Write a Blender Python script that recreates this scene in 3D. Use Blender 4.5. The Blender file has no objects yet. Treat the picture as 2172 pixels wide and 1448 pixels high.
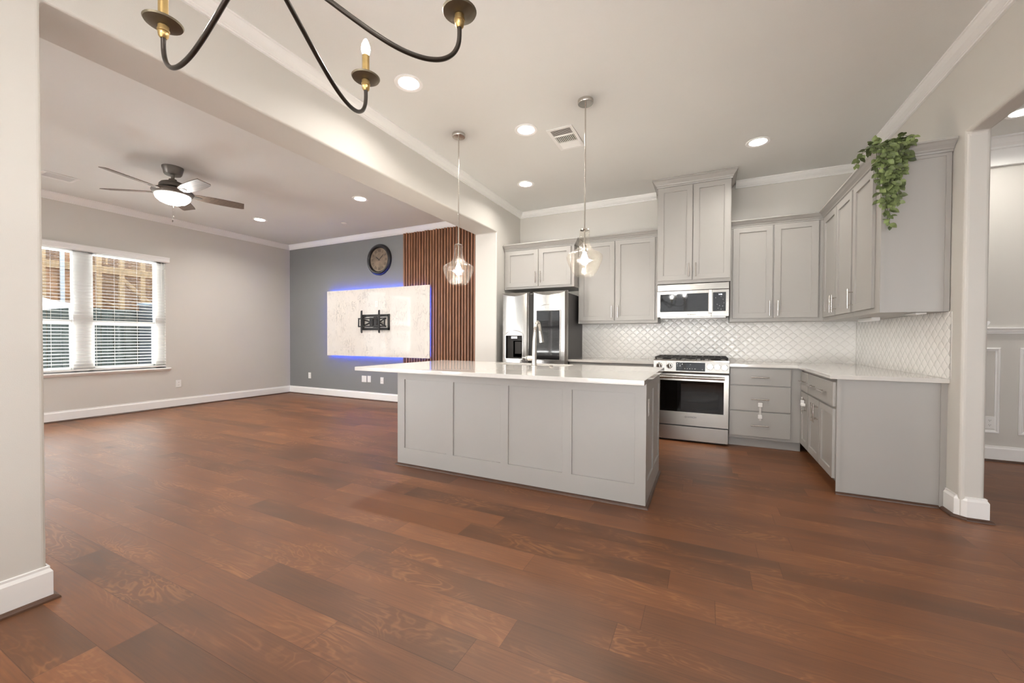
import bpy, bmesh, math, random
from mathutils import Vector, Matrix, noise as mnoise
random.seed(7)
S = bpy.context.scene
COL = S.collection
PI = math.pi

# ------------------------------------------------------------------ camera
f_px = 850.03
th, pit, rol = math.radians(25.9103), math.radians(-0.79016), math.radians(0.2490)
F = Vector((-math.sin(th)*math.cos(pit), math.cos(th)*math.cos(pit), math.sin(pit)))
R = Vector((math.cos(th), math.sin(th), 0.0))
U = R.cross(F)
R2 = R*math.cos(rol) + U*math.sin(rol)
U2 = U*math.cos(rol) - R*math.sin(rol)
cd = bpy.data.cameras.new('camera')
cd.sensor_fit = 'HORIZONTAL'
cd.sensor_width = 36.0
cd.lens = f_px/2172*36.0
cd.shift_y = (729.18-724)/2172
cd.clip_start = 0.05
cam = bpy.data.objects.new('camera', cd)
COL.objects.link(cam)
M = Matrix((R2, U2, -F)).transposed().to_4x4()
M.translation = Vector((0, 0, 1.15))
cam.matrix_world = M
S.camera = cam

# ------------------------------------------------------------------ world, exposure, large lights
w = bpy.data.worlds.new('world')
S.world = w
w.use_nodes = True
nt = w.node_tree
bg = nt.nodes['Background']
sky = nt.nodes.new('ShaderNodeTexSky')
sky.sky_type = 'HOSEK_WILKIE'
sky.turbidity = 4.0
sky.sun_direction = Vector((0.5, -0.5, 0.7)).normalized()
mx = nt.nodes.new('ShaderNodeMixRGB')
mx.inputs[0].default_value = 0.6
mx.inputs[2].default_value = (0.95, 0.98, 1.0, 1)
nt.links.new(sky.outputs[0], mx.inputs[1])
nt.links.new(mx.outputs[0], bg.inputs[0])
bg.inputs[1].default_value = 1.45
vs = S.view_settings
vs.view_transform = 'Standard'
vs.look = 'None'
vs.gamma = 1.0
vs.exposure = 0.78
vs.use_curve_mapping = False
S.display_settings.display_device = 'sRGB'
try:
    S.cycles.caustics_reflective = False
    S.cycles.caustics_refractive = False
    S.cycles.sample_clamp_indirect = 6.0
    S.cycles.max_bounces = 12
    S.cycles.diffuse_bounces = 6
    S.cycles.transparent_max_bounces = 24
    S.cycles.use_denoising = True
except Exception:
    pass


def area(name, loc, rot, sx, sy, power, col):
    l = bpy.data.lights.new(name, 'AREA')
    l.shape = 'RECTANGLE'
    l.size = sx
    l.size_y = sy
    l.energy = power
    l.color = col
    o = bpy.data.objects.new(name, l)
    o.location = loc
    o.rotation_euler = rot
    COL.objects.link(o)
    return o


FILLC = (1.0, 0.995, 0.985)
SKYC = (0.96, 0.985, 1.0)
# fill lamps added outside, below the window sills, aimed up to brighten the ceilings
UP = math.radians(42)
area('ceiling_fill_dining', (-0.60, -3.0, 0.15), (PI/2+UP, 0, 0), 3.2, 1.5, 560, FILLC)
area('ceiling_fill_living', (-5.35, -3.0, 0.15), (PI/2+UP, 0, 0), 4.0, 1.5, 480, FILLC)
area('ceiling_fill_side_room', (3.6, -3.0, 0.15), (PI/2+UP, 0, 0), 2.6, 1.5, 1.5, FILLC)
area('ceiling_fill_yard', (-8.75, 2.4, -0.1), (PI/2+UP, 0, -PI/2), 2.6, 1.2, 1150, FILLC)
# daylight arriving level through the same windows
for x_, z_, w_, h_, p_ in ((-1.95, 1.5, 1.2, 2.4, 14), (-0.40, 1.15, 1.9, 1.15, 10), (1.0, 1.5, 0.75, 2.4, 9)):
    area('daylight_dining', (x_, -2.35, z_), (PI/2, 0, 0), w_, h_, p_, SKYC)
for x_, w_, p_ in ((-6.75, 1.3, 130),):
    area('daylight_living', (x_, -2.35, 1.5), (PI/2, 0, 0), w_, 2.4, p_, SKYC)
area('daylight_side_room', (3.6, -2.4, 1.5), (PI/2, 0, 0), 2.4, 1.7, 52, SKYC)

# ------------------------------------------------------------------ room dimensions
XL, XK2, XK, XR, XR2 = -7.823, -2.929, -2.585, 1.477, 1.595
YB, YK, YF = 5.5, 5.587, -2.0
ZC = 3.051
XE, YE = 5.6, 5.44      # side room


# ------------------------------------------------------------------ materials
MATS = {}


def lin(r, g, b):
    def c(v):
        v /= 255.0
        return v/12.92 if v <= 0.04045 else ((v+0.055)/1.055)**2.4
    return (c(r), c(g), c(b), 1.0)


def mat(name, col, rough=0.5, metal=0.0, nscale=None, nvar=0.0, bump=0.0, bscale=200.0, stretch=(1, 1, 1),
        emit=None, estr=0.0, spec=0.5, rvar=0.0, coat=0.0):
    if name in MATS:
        return MATS[name]
    m = bpy.data.materials.new(name)
    m.use_nodes = True
    t = m.node_tree
    b = t.nodes['Principled BSDF']
    b.inputs['Base Color'].default_value = col
    b.inputs['Roughness'].default_value = rough
    b.inputs['Metallic'].default_value = metal
    b.inputs['Specular IOR Level'].default_value = spec
    b.inputs['Coat Weight'].default_value = coat
    b.inputs['Coat Roughness'].default_value = 0.05
    if emit is not None:
        b.inputs['Emission Color'].default_value = emit
        b.inputs['Emission Strength'].default_value = estr
    tc = t.nodes.new('ShaderNodeTexCoord')
    mp = t.nodes.new('ShaderNodeMapping')
    mp.inputs['Scale'].default_value = stretch
    t.links.new(tc.outputs['Object'], mp.inputs['Vector'])
    nz = t.nodes.new('ShaderNodeTexNoise')
    nz.inputs['Scale'].default_value = nscale or 6.0
    nz.inputs['Detail'].default_value = 4
    t.links.new(mp.outputs[0], nz.inputs['Vector'])
    mr = t.nodes.new('ShaderNodeMapRange')
    mr.inputs['From Min'].default_value = 0.3
    mr.inputs['From Max'].default_value = 0.7
    mr.inputs['To Min'].default_value = 1-nvar
    mr.inputs['To Max'].default_value = 1+nvar
    t.links.new(nz.outputs['Fac'], mr.inputs['Value'])
    vm = t.nodes.new('ShaderNodeVectorMath')
    vm.operation = 'SCALE'
    vm.inputs[0].default_value = col[:3]
    t.links.new(mr.outputs[0], vm.inputs['Scale'])
    t.links.new(vm.outputs[0], b.inputs['Base Color'])
    if rvar:
        r2 = t.nodes.new('ShaderNodeMapRange')
        r2.inputs['From Min'].default_value = 0.3
        r2.inputs['From Max'].default_value = 0.7
        r2.inputs['To Min'].default_value = max(0.02, rough-rvar)
        r2.inputs['To Max'].default_value = rough+rvar
        t.links.new(nz.outputs['Fac'], r2.inputs['Value'])
        t.links.new(r2.outputs[0], b.inputs['Roughness'])
    if bump:
        n2 = t.nodes.new('ShaderNodeTexNoise')
        n2.inputs['Scale'].default_value = bscale
        n2.inputs['Detail'].default_value = 2
        t.links.new(mp.outputs[0], n2.inputs['Vector'])
        bp = t.nodes.new('ShaderNodeBump')
        bp.inputs['Strength'].default_value = bump
        bp.inputs['Distance'].default_value = 0.002
        t.links.new(n2.outputs['Fac'], bp.inputs['Height'])
        t.links.new(bp.outputs[0], b.inputs['Normal'])
    MATS[name] = m
    return m


def emis(name, col, s):
    if name in MATS:
        return MATS[name]
    m = bpy.data.materials.new(name)
    m.use_nodes = True
    t = m.node_tree
    t.nodes.remove(t.nodes['Principled BSDF'])
    e = t.nodes.new('ShaderNodeEmission')
    e.inputs[0].default_value = col
    e.inputs[1].default_value = s
    t.links.new(e.outputs[0], t.nodes['Material Output'].inputs[0])
    MATS[name] = m
    return m


def thin_glass(name, tint, refl=0.12, bump=0.0, bscale=60.0):
    m = bpy.data.materials.new(name)
    m.use_nodes = True
    t = m.node_tree
    t.nodes.remove(t.nodes['Principled BSDF'])
    tr = t.nodes.new('ShaderNodeBsdfTransparent')
    tr.inputs[0].default_value = tint
    gl = t.nodes.new('ShaderNodeBsdfGlossy')
    gl.inputs['Roughness'].default_value = 0.03
    lw = t.nodes.new('ShaderNodeLayerWeight')
    lw.inputs['Blend'].default_value = 0.35
    mr = t.nodes.new('ShaderNodeMapRange')
    mr.inputs['To Min'].default_value = refl*0.4
    mr.inputs['To Max'].default_value = min(0.95, refl*4)
    t.links.new(lw.outputs['Facing'], mr.inputs['Value'])
    mix = t.nodes.new('ShaderNodeMixShader')
    t.links.new(mr.outputs[0], mix.inputs[0])
    t.links.new(tr.outputs[0], mix.inputs[1])
    t.links.new(gl.outputs[0], mix.inputs[2])
    if bump:
        tc = t.nodes.new('ShaderNodeTexCoord')
        vo = t.nodes.new('ShaderNodeTexVoronoi')
        vo.inputs['Scale'].default_value = bscale
        t.links.new(tc.outputs['Object'], vo.inputs['Vector'])
        bp = t.nodes.new('ShaderNodeBump')
        bp.inputs['Strength'].default_value = bump
        bp.inputs['Distance'].default_value = 0.004
        t.links.new(vo.outputs['Distance'], bp.inputs['Height'])
        t.links.new(bp.outputs[0], gl.inputs['Normal'])
        # bubbles in the glass scatter a little light
        seed = t.nodes.new('ShaderNodeMapRange')
        seed.inputs['From Min'].default_value = 0.18
        seed.inputs['From Max'].default_value = 0.42
        seed.inputs['To Min'].default_value = 0.055
        seed.inputs['To Max'].default_value = 0.003
        t.links.new(vo.outputs['Distance'], seed.inputs['Value'])
        tl = t.nodes.new('ShaderNodeBsdfTranslucent')
        tl.inputs[0].default_value = (0.95, 0.88, 0.76, 1)
        mix2 = t.nodes.new('ShaderNodeMixShader')
        t.links.new(seed.outputs[0], mix2.inputs[0])
        t.links.new(tr.outputs[0], mix2.inputs[1])
        t.links.new(tl.outputs[0], mix2.inputs[2])
        t.links.new(mix2.outputs[0], mix.inputs[1])
    t.links.new(mix.outputs[0], t.nodes['Material Output'].inputs[0])
    MATS[name] = m
    return m


WALL = mat('wall_paint', (0.625, 0.602, 0.562, 1), 0.6, nscale=1.5, nvar=0.015, bump=0.12, bscale=260)
CEIL = mat('ceiling_paint', (0.77, 0.77, 0.748, 1), 0.7, nscale=1.2, nvar=0.015, bump=0.25, bscale=130)
TRIM = mat('white_trim_paint', (0.86, 0.85, 0.835, 1), 0.35, nscale=3, nvar=0.01)
GREYWALL = mat('grey_accent_paint', (0.205, 0.208, 0.212, 1), 0.5, nscale=1.5, nvar=0.02, bump=0.12, bscale=260)
CAB = mat('grey_cabinet_paint', (0.372, 0.357, 0.335, 1), 0.38, nscale=2, nvar=0.012)
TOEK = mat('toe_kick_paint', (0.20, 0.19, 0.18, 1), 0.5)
QUARTZ = mat('white_quartz', (0.655, 0.632, 0.60, 1), 0.06, nscale=30, nvar=0.02, spec=0.6)
TILE = mat('white_gloss_tile', (0.85, 0.835, 0.81, 1), 0.12, nscale=8, nvar=0.015, spec=0.6)
GROUT = mat('tile_grout', (0.72, 0.70, 0.67, 1), 0.8, nscale=60, nvar=0.03)
STEEL = mat('brushed_steel', (0.40, 0.388, 0.372, 1), 0.22, 1.0, nscale=25, nvar=0.02, stretch=(0.6, 0.6, 12), rvar=0.02)
STEELH = mat('brushed_steel_across', (0.40, 0.38, 0.355, 1), 0.24, 1.0, nscale=20, nvar=0.02, stretch=(0.6, 0.6, 25), rvar=0.02)
NICKEL = mat('brushed_nickel', (0.62, 0.59, 0.55, 1), 0.2, 1.0, nscale=60, nvar=0.04)
CHROME = mat('polished_chrome', (0.8, 0.78, 0.75, 1), 0.07, 1.0)
DARKSTEEL = mat('dark_grey_metal', (0.075, 0.07, 0.068, 1), 0.45, 0.3, nscale=10, nvar=0.05)
BLACKG = mat('black_glass', (0.012, 0.012, 0.013, 1), 0.04, spec=0.6)
BLACK = mat('black_metal', (0.02, 0.02, 0.021, 1), 0.45, nscale=20, nvar=0.1)
IRON = mat('cast_iron', (0.022, 0.020, 0.019, 1), 0.6, nscale=80, nvar=0.2, bump=0.2, bscale=300)
BRONZE = mat('dark_bronze', (0.035, 0.028, 0.022, 1), 0.38, 0.6, nscale=20, nvar=0.1)
BRASS = mat('aged_brass', (0.42, 0.29, 0.12, 1), 0.35, 0.85, nscale=30, nvar=0.12)
BOBE = mat('olive_bronze', (0.15, 0.125, 0.085, 1), 0.42, 0.7, nscale=30, nvar=0.08)
WHITEP = mat('white_plastic', (0.82, 0.81, 0.79, 1), 0.35)
SLOT = mat('dark_slot', (0.05, 0.05, 0.05, 1), 0.6)
BLINDM = mat('white_blind', (0.82, 0.81, 0.79, 1), 0.45)
VINYL = mat('white_vinyl', (0.85, 0.85, 0.84, 1), 0.4)
FANMETAL = mat('fan_pewter', (0.16, 0.145, 0.13, 1), 0.4, 0.6, nscale=20, nvar=0.06)
FANWOOD = mat('weathered_fan_wood', (0.165, 0.125, 0.098, 1), 0.45, nscale=6, nvar=0.25, stretch=(1, 14, 14))
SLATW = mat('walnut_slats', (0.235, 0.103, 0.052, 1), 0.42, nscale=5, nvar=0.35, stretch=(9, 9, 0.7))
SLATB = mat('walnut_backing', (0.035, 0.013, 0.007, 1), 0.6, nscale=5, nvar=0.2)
SHOE = mat('brown_shoe_mould', (0.075, 0.036, 0.021, 1), 0.4, nscale=10, nvar=0.2)
LEAF0 = mat('ivy_leaf', (0.125, 0.16, 0.06, 1), 0.45, nscale=14, nvar=0.55)
LEAF = LEAF0
_t = LEAF.node_tree
_g = _t.nodes.new('ShaderNodeNewGeometry')
_r = _t.nodes.new('ShaderNodeMapRange')
_r.inputs['To Min'].default_value = 0.55
_r.inputs['To Max'].default_value = 1.7
_t.links.new(_g.outputs['Random Per Island'], _r.inputs['Value'])
_v = _t.nodes.new('ShaderNodeVectorMath')
_v.operation = 'SCALE'
_src = [l for l in _t.links if l.to_socket.name == 'Base Color'][0].from_socket
_t.links.new(_src, _v.inputs[0])
_t.links.new(_r.outputs[0], _v.inputs['Scale'])
_t.links.new(_v.outputs[0], _t.nodes['Principled BSDF'].inputs['Base Color'])
STEMM = mat('ivy_stem', (0.06, 0.075, 0.025, 1), 0.6)
SEAM = mat('sealed_gap', (0.03, 0.028, 0.026, 1), 0.8)
LEDB = emis('blue_led', (0.02, 0.09, 1.0, 1), 105.0)
LENS = emis('downlight_lens', (1.0, 0.96, 0.90, 1), 14.0)
FANLENS = emis('fan_light_lens', (1.0, 0.97, 0.93, 1), 30.0)
BULB = emis('warm_bulb', (1.0, 0.93, 0.83, 1), 270.0)
CANDLE = emis('candle_bulb', (1.0, 0.97, 0.94, 1), 330.0)
DISP = emis('display_digits', (0.9, 0.95, 1.0, 1), 2.5)
GLASSW = thin_glass('window_glass', (0.93, 0.96, 0.97, 1), 0.10)
GLASSP = thin_glass('seeded_glass', (0.96, 0.945, 0.91, 1), 0.09, bump=0.35, bscale=120)
GLASSO = thin_glass('oven_window_glass', (0.16, 0.15, 0.15, 1), 0.10)


def floor_material():
    m = bpy.data.materials.new('wood_plank_floor')
    m.use_nodes = True
    t = m.node_tree
    N = t.nodes
    L = t.links
    b = N['Principled BSDF']
    tc = N.new('ShaderNodeTexCoord')
    sp = N.new('ShaderNodeSeparateXYZ')
    L.new(tc.outputs['Object'], sp.inputs[0])

    def math_(op, a, c=None, clamp=False):
        n = N.new('ShaderNodeMath')
        n.operation = op
        n.use_clamp = clamp
        for k, v in enumerate((a, c)):
            if v is None:
                continue
            if isinstance(v, (int, float)):
                n.inputs[k].default_value = v
            else:
                L.new(v, n.inputs[k])
        return n.outputs[0]
    W = 0.1635
    yy = math_('SUBTRACT', sp.outputs['Y'], 1.145)
    yr = math_('DIVIDE', yy, W)
    row = math_('FLOOR', yr)
    yf = math_('FRACT', yr)
    wn = N.new('ShaderNodeTexWhiteNoise')
    wn.noise_dimensions = '1D'
    L.new(row, wn.inputs['W'])
    off = math_('MULTIPLY', wn.outputs['Value'], 5.0)
    ln = math_('ADD', math_('MULTIPLY', wn.outputs['Value'], 0.55), 0.85)
    xr = math_('DIVIDE', math_('ADD', math_('ADD', sp.outputs['X'], 40.0), off), ln)
    xi = math_('FLOOR', xr)
    xf = math_('FRACT', xr)
    wn2 = N.new('ShaderNodeTexWhiteNoise')
    wn2.noise_dimensions = '2D'
    cb = N.new('ShaderNodeCombineXYZ')
    L.new(xi, cb.inputs[0])
    L.new(row, cb.inputs[1])
    L.new(cb.outputs[0], wn2.inputs['Vector'])
    rnd = wn2.outputs['Value']
    # grain coordinates, shifted per plank
    gx = math_('ADD', math_('MULTIPLY', sp.outputs['X'], 1.0), math_('MULTIPLY', rnd, 31.0))
    gy = math_('ADD', math_('MULTIPLY', sp.outputs['Y'], 3.4), math_('MULTIPLY', rnd, 17.0))
    gc = N.new('ShaderNodeCombineXYZ')
    L.new(gx, gc.inputs[0])
    L.new(gy, gc.inputs[1])
    L.new(math_('MULTIPLY', rnd, 9.0), gc.inputs[2])
    n1 = N.new('ShaderNodeTexNoise')
    n1.inputs['Scale'].default_value = 1.9
    n1.inputs['Detail'].default_value = 3
    n1.inputs['Distortion'].default_value = 1.2
    L.new(gc.outputs[0], n1.inputs['Vector'])
    # growth-ring figure
    rings = math_('SINE', math_('MULTIPLY', n1.outputs['Fac'], 70.0))
    rings = math_('MULTIPLY', math_('ADD', rings, 1.0), 0.5)
    rings = math_('POWER', rings, 3.0)
    n3 = N.new('ShaderNodeTexNoise')
    n3.inputs['Scale'].default_value = 1.6
    n3.inputs['Detail'].default_value = 2
    L.new(gc.outputs[0], n3.inputs['Vector'])
    patch = N.new('ShaderNodeMapRange')
    patch.inputs['From Min'].default_value = 0.48
    patch.inputs['From Max'].default_value = 0.68
    L.new(n3.outputs['Fac'], patch.inputs['Value'])
    # fine streaks
    fc = N.new('ShaderNodeCombineXYZ')
    L.new(math_('MULTIPLY', gx, 3.0), fc.inputs[0])
    L.new(math_('MULTIPLY', gy, 22.0), fc.inputs[1])
    n2 = N.new('ShaderNodeTexNoise')
    n2.inputs['Scale'].default_value = 1.5
    n2.inputs['Detail'].default_value = 4
    L.new(fc.outputs[0], n2.inputs['Vector'])
    # knots
    vo = N.new('ShaderNodeTexVoronoi')
    vo.inputs['Scale'].default_value = 1.15
    kc = N.new('ShaderNodeCombineXYZ')
    L.new(gx, kc.inputs[0])
    L.new(math_('MULTIPLY', gy, 0.5), kc.inputs[1])
    L.new(kc.outputs[0], vo.inputs['Vector'])
    knot = N.new('ShaderNodeMapRange')
    knot.inputs['From Min'].default_value = 0.02
    knot.inputs['From Max'].default_value = 0.12
    knot.inputs['To Min'].default_value = 1.0
    knot.inputs['To Max'].default_value = 0.0
    L.new(vo.outputs['Distance'], knot.inputs['Value'])
    cr = N.new('ShaderNodeValToRGB')
    e = cr.color_ramp.elements
    e[0].position = 0.0
    e[0].color = (0.120, 0.066, 0.044, 1)
    e[1].position = 1.0
    e[1].color = (0.255, 0.122, 0.070, 1)
    for p, c in ((0.22, (0.155, 0.079, 0.050, 1)), (0.45, (0.190, 0.092, 0.056, 1)), (0.8, (0.222, 0.108, 0.064, 1))):
        k = e.new(p)
        k.color = c
    tone = math_('ADD', math_('ADD', 0.18, math_('MULTIPLY', rnd, 0.70)), math_('MULTIPLY', math_('SUBTRACT', n3.outputs['Fac'], 0.5), 1.1), True)
    L.new(tone, cr.inputs[0])

    def mixc(fac, c1, c2, mode='MIX'):
        n = N.new('ShaderNodeMixRGB')
        n.blend_type = mode
        for k, v in ((0, fac), (1, c1), (2, c2)):
            if isinstance(v, (int, float)):
                n.inputs[k].default_value = v
            elif isinstance(v, tuple):
                n.inputs[k].default_value = v
            else:
                L.new(v, n.inputs[k])
        return n.outputs[0]
    c = mixc(math_('MULTIPLY', math_('MULTIPLY', rings, patch.outputs[0]), 0.5), cr.outputs[0], (0.40, 0.22, 0.12, 1))
    st = N.new('ShaderNodeMapRange')
    st.inputs['From Min'].default_value = 0.3
    st.inputs['From Max'].default_value = 0.7
    st.inputs['To Min'].default_value = 0.86
    st.inputs['To Max'].default_value = 1.12
    L.new(n2.outputs['Fac'], st.inputs['Value'])
    vm = N.new('ShaderNodeVectorMath')
    vm.operation = 'SCALE'
    L.new(c, vm.inputs[0])
    L.new(st.outputs[0], vm.inputs['Scale'])
    c = mixc(math_('MULTIPLY', knot.outputs[0], 0.6), vm.outputs[0], (0.05, 0.026, 0.018, 1))
    # seams
    d1 = math_('MULTIPLY', math_('MINIMUM', yf, math_('SUBTRACT', 1.0, yf)), W)
    d2 = math_('MULTIPLY', math_('MINIMUM', xf, math_('SUBTRACT', 1.0, xf)), ln)
    dd = math_('MINIMUM', d1, d2)
    seam = N.new('ShaderNodeMapRange')
    seam.inputs['From Min'].default_value = 0.0006
    seam.inputs['From Max'].default_value = 0.0018
    seam.inputs['To Min'].default_value = 1.0
    seam.inputs['To Max'].default_value = 0.0
    L.new(dd, seam.inputs['Value'])
    c = mixc(math_('MULTIPLY', seam.outputs[0], 0.5), c, (0.05, 0.022, 0.013, 1))
    sc_ = N.new('ShaderNodeVectorMath')
    sc_.operation = 'MULTIPLY'
    sc_.inputs[1].default_value = (0.88, 0.70, 0.47)
    L.new(c, sc_.inputs[0])
    L.new(sc_.outputs[0], b.inputs['Base Color'])
    rr = N.new('ShaderNodeMapRange')
    rr.inputs['To Min'].default_value = 0.34
    rr.inputs['To Max'].default_value = 0.50
    L.new(n2.outputs['Fac'], rr.inputs['Value'])
    L.new(rr.outputs[0], b.inputs['Roughness'])
    b.inputs['Specular IOR Level'].default_value = 0.42
    bp = N.new('ShaderNodeBump')
    bp.inputs['Strength'].default_value = 0.25
    bp.inputs['Distance'].default_value = 0.002
    hgt = math_('SUBTRACT', math_('MULTIPLY', n1.outputs['Fac'], 0.6), math_('MULTIPLY', seam.outputs[0], 0.6))
    L.new(hgt, bp.inputs['Height'])
    L.new(bp.outputs[0], b.inputs['Normal'])
    return m


def marble_material():
    m = mat('grey_veined_marble', (0.75, 0.70, 0.65, 1), 0.06, nscale=3, nvar=0.0, spec=0.8, coat=0.5)
    t = m.node_tree
    N, L = t.nodes, t.links
    b = N['Principled BSDF']
    tc = N.new('ShaderNodeTexCoord')
    mp = N.new('ShaderNodeMapping')
    mp.inputs['Rotation'].default_value = (0, math.radians(35), 0)
    mp.inputs['Scale'].default_value = (2.4, 1, 1.0)
    L.new(tc.outputs['Object'], mp.inputs['Vector'])
    nz = N.new('ShaderNodeTexNoise')
    nz.inputs['Scale'].default_value = 4.6
    nz.inputs['Detail'].default_value = 1.2
    nz.inputs['Distortion'].default_value = 1.9
    L.new(mp.outputs[0], nz.inputs['Vector'])
    cr = N.new('ShaderNodeValToRGB')
    e = cr.color_ramp.elements
    e[0].position = 0.455
    e[0].color = (0.77, 0.72, 0.665, 1)
    e[1].position = 0.53
    e[1].color = (0.73, 0.69, 0.645, 1)
    k = e.new(0.495)
    k.color = (0.52, 0.49, 0.465, 1)
    k = e.new(0.510)
    k.color = (0.57, 0.54, 0.51, 1)
    L.new(nz.outputs['Fac'], cr.inputs[0])
    n2 = N.new('ShaderNodeTexNoise')
    n2.inputs['Scale'].default_value = 3.0
    L.new(tc.outputs['Object'], n2.inputs['Vector'])
    mr = N.new('ShaderNodeMapRange')
    mr.inputs['From Min'].default_value = 0.35
    mr.inputs['From Max'].default_value = 0.65
    L.new(n2.outputs['Fac'], mr.inputs['Value'])
    mix = N.new('ShaderNodeMixRGB')
    mix.inputs[1].default_value = (0.76, 0.725, 0.68, 1)
    L.new(mr.outputs[0], mix.inputs[0])
    L.new(cr.outputs[0], mix.inputs[2])
    L.new(mix.outputs[0], b.inputs['Base Color'])
    return m


# ------------------------------------------------------------------ mesh builder
class MB:
    def __init__(s):
        s.v, s.f, s.sm = [], [], []
        s.T = None

    def add(s, vs, fs, smooth=False):
        n = len(s.v)
        s.v += [Vector(p) for p in vs]
        s.f += [tuple(i+n for i in q) for q in fs]
        s.sm += [smooth]*len(fs)
        return s

    def box(s, x0, x1, y0, y1, z0, z1):
        x0, x1 = sorted((x0, x1)); y0, y1 = sorted((y0, y1)); z0, z1 = sorted((z0, z1))
        v = [(x, y, z) for z in (z0, z1) for y in (y0, y1) for x in (x0, x1)]
        return s.add(v, [(0, 2, 3, 1), (4, 5, 7, 6), (0, 1, 5, 4), (2, 6, 7, 3), (0, 4, 6, 2), (1, 3, 7, 5)])

    def quad(s, a, b, c, d):
        return s.add([a, b, c, d], [(0, 1, 2, 3)])

    def prism(s, poly, axis, a0, a1):
        """poly: 2-D points; axis: the extrusion axis 0/1/2; the other two axes take the 2-D points in order"""
        o = [i for i in range(3) if i != axis]
        vs = []
        for a in (a0, a1):
            for p in poly:
                q = [0, 0, 0]
                q[axis] = a; q[o[0]] = p[0]; q[o[1]] = p[1]
                vs.append(q)
        n = len(poly)
        fs = [tuple(range(n)), tuple(range(2*n-1, n-1, -1))]
        fs += [(i, (i+1) % n, n+(i+1) % n, n+i) for i in range(n)]
        return s.add(vs, fs)

    def lathe(s, prof, c, n=32, axis=2, cap=True, sharp=35, phase=0.0):
        """prof: list of (radius, height along axis); c: centre"""
        o = [i for i in range(3) if i != axis]
        rings = []

        def ring(r, h):
            base = len(s.v)
            for k in range(n):
                a = 2*PI*k/n+phase
                q = [0, 0, 0]
                q[axis] = c[axis]+h; q[o[0]] = c[o[0]]+r*math.cos(a); q[o[1]] = c[o[1]]+r*math.sin(a)
                s.v.append(Vector(q))
            return base

        def band(b0, b1):
            for k in range(n):
                s.f.append((b0+k, b0+(k+1) % n, b1+(k+1) % n, b1+k)); s.sm.append(True)
        prev = None
        pd = None
        for i in range(len(prof)-1):
            (r0, h0), (r1, h1) = prof[i], prof[i+1]
            d = math.degrees(math.atan2(h1-h0, r1-r0))
            if prev is None or (pd is not None and abs((d-pd+180) % 360-180) > sharp):
                b0 = ring(max(r0, 1e-5), h0)
            else:
                b0 = prev
            b1 = ring(max(r1, 1e-5), h1)
            band(b0, b1)
            prev, pd = b1, d
        if cap:
            for (r, h), top in ((prof[0], False), (prof[-1], True)):
                if r > 1e-4:
                    b0 = ring(r, h)
                    s.f.append(tuple(range(b0, b0+n))); s.sm.append(False)
        return s

    def tube(s, path, r, n=10, cap=True):
        pts = [Vector(p) for p in path]
        rs = r if isinstance(r, (list, tuple)) else [r]*len(pts)
        up = None
        bases = []
        for i, p in enumerate(pts):
            a = pts[max(0, i-1)]; b = pts[min(len(pts)-1, i+1)]
            d = (b-a).normalized()
            if up is None:
                up = Vector((0, 0, 1)) if abs(d.z) < 0.9 else Vector((1, 0, 0))
            x = d.cross(up)
            if x.length < 1e-6:
                x = d.orthogonal()
            x.normalize()
            y = x.cross(d).normalized()
            up = y
            bases.append(len(s.v))
            for k in range(n):
                an = 2*PI*k/n
                s.v.append(p+(x*math.cos(an)+y*math.sin(an))*rs[i])
        for i in range(len(pts)-1):
            for k in range(n):
                s.f.append((bases[i]+k, bases[i]+(k+1) % n, bases[i+1]+(k+1) % n, bases[i+1]+k)); s.sm.append(True)
        if cap:
            for i in (0, len(pts)-1):
                b0 = len(s.v)
                s.v += [s.v[bases[i]+k].copy() for k in range(n)]
                s.f.append(tuple(range(b0, b0+n))); s.sm.append(False)
        return s

    def sweep(s, path, prof, closed=False):
        """path: 2-D plan points; prof: closed list of (offset to the left of travel, z); mitred"""
        P = [Vector(p) for p in path]
        n = len(P)
        cols = []
        for i in range(n):
            if closed or 0 < i < n-1:
                d0 = (P[i]-P[i-1]).normalized(); d1 = (P[(i+1) % n]-P[i]).normalized()
            elif i == 0:
                d0 = d1 = (P[1]-P[0]).normalized()
            else:
                d0 = d1 = (P[-1]-P[-2]).normalized()
            n0 = Vector((-d0.y, d0.x)); n1 = Vector((-d1.y, d1.x))
            m = (n0+n1)
            m = m/max(1e-6, m.dot(n0))
            base = len(s.v)
            for (o, z) in prof:
                s.v.append(Vector((P[i].x+m.x*o, P[i].y+m.y*o, z)))
            cols.append(base)
        k = len(prof)
        rng = range(n) if closed else range(n-1)
        for i in rng:
            a, b = cols[i], cols[(i+1) % n]
            for j in range(k):
                s.f.append((a+j, a+(j+1) % k, b+(j+1) % k, b+j)); s.sm.append(False)
        if not closed:
            s.f.append(tuple(cols[0]+j for j in range(k))); s.sm.append(False)
            s.f.append(tuple(cols[-1]+j for j in range(k))); s.sm.append(False)
        return s

    def relief(s, x0, x1, z0, z1, holes, depth, y=0.0, thick=0.02):
        """a board whose front (facing -y) is at y with recessed rectangles (hx0,hx1,hz0,hz1) of the given depth"""
        xs = sorted({x0, x1} | {h[0] for h in holes} | {h[1] for h in holes})
        zs = sorted({z0, z1} | {h[2] for h in holes} | {h[3] for h in holes})

        def hole(i, j):
            if not (0 <= i < len(xs)-1 and 0 <= j < len(zs)-1):
                return None
            cx, cz = (xs[i]+xs[i+1])/2, (zs[j]+zs[j+1])/2
            return any(h[0] < cx < h[1] and h[2] < cz < h[3] for h in holes)
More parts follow.
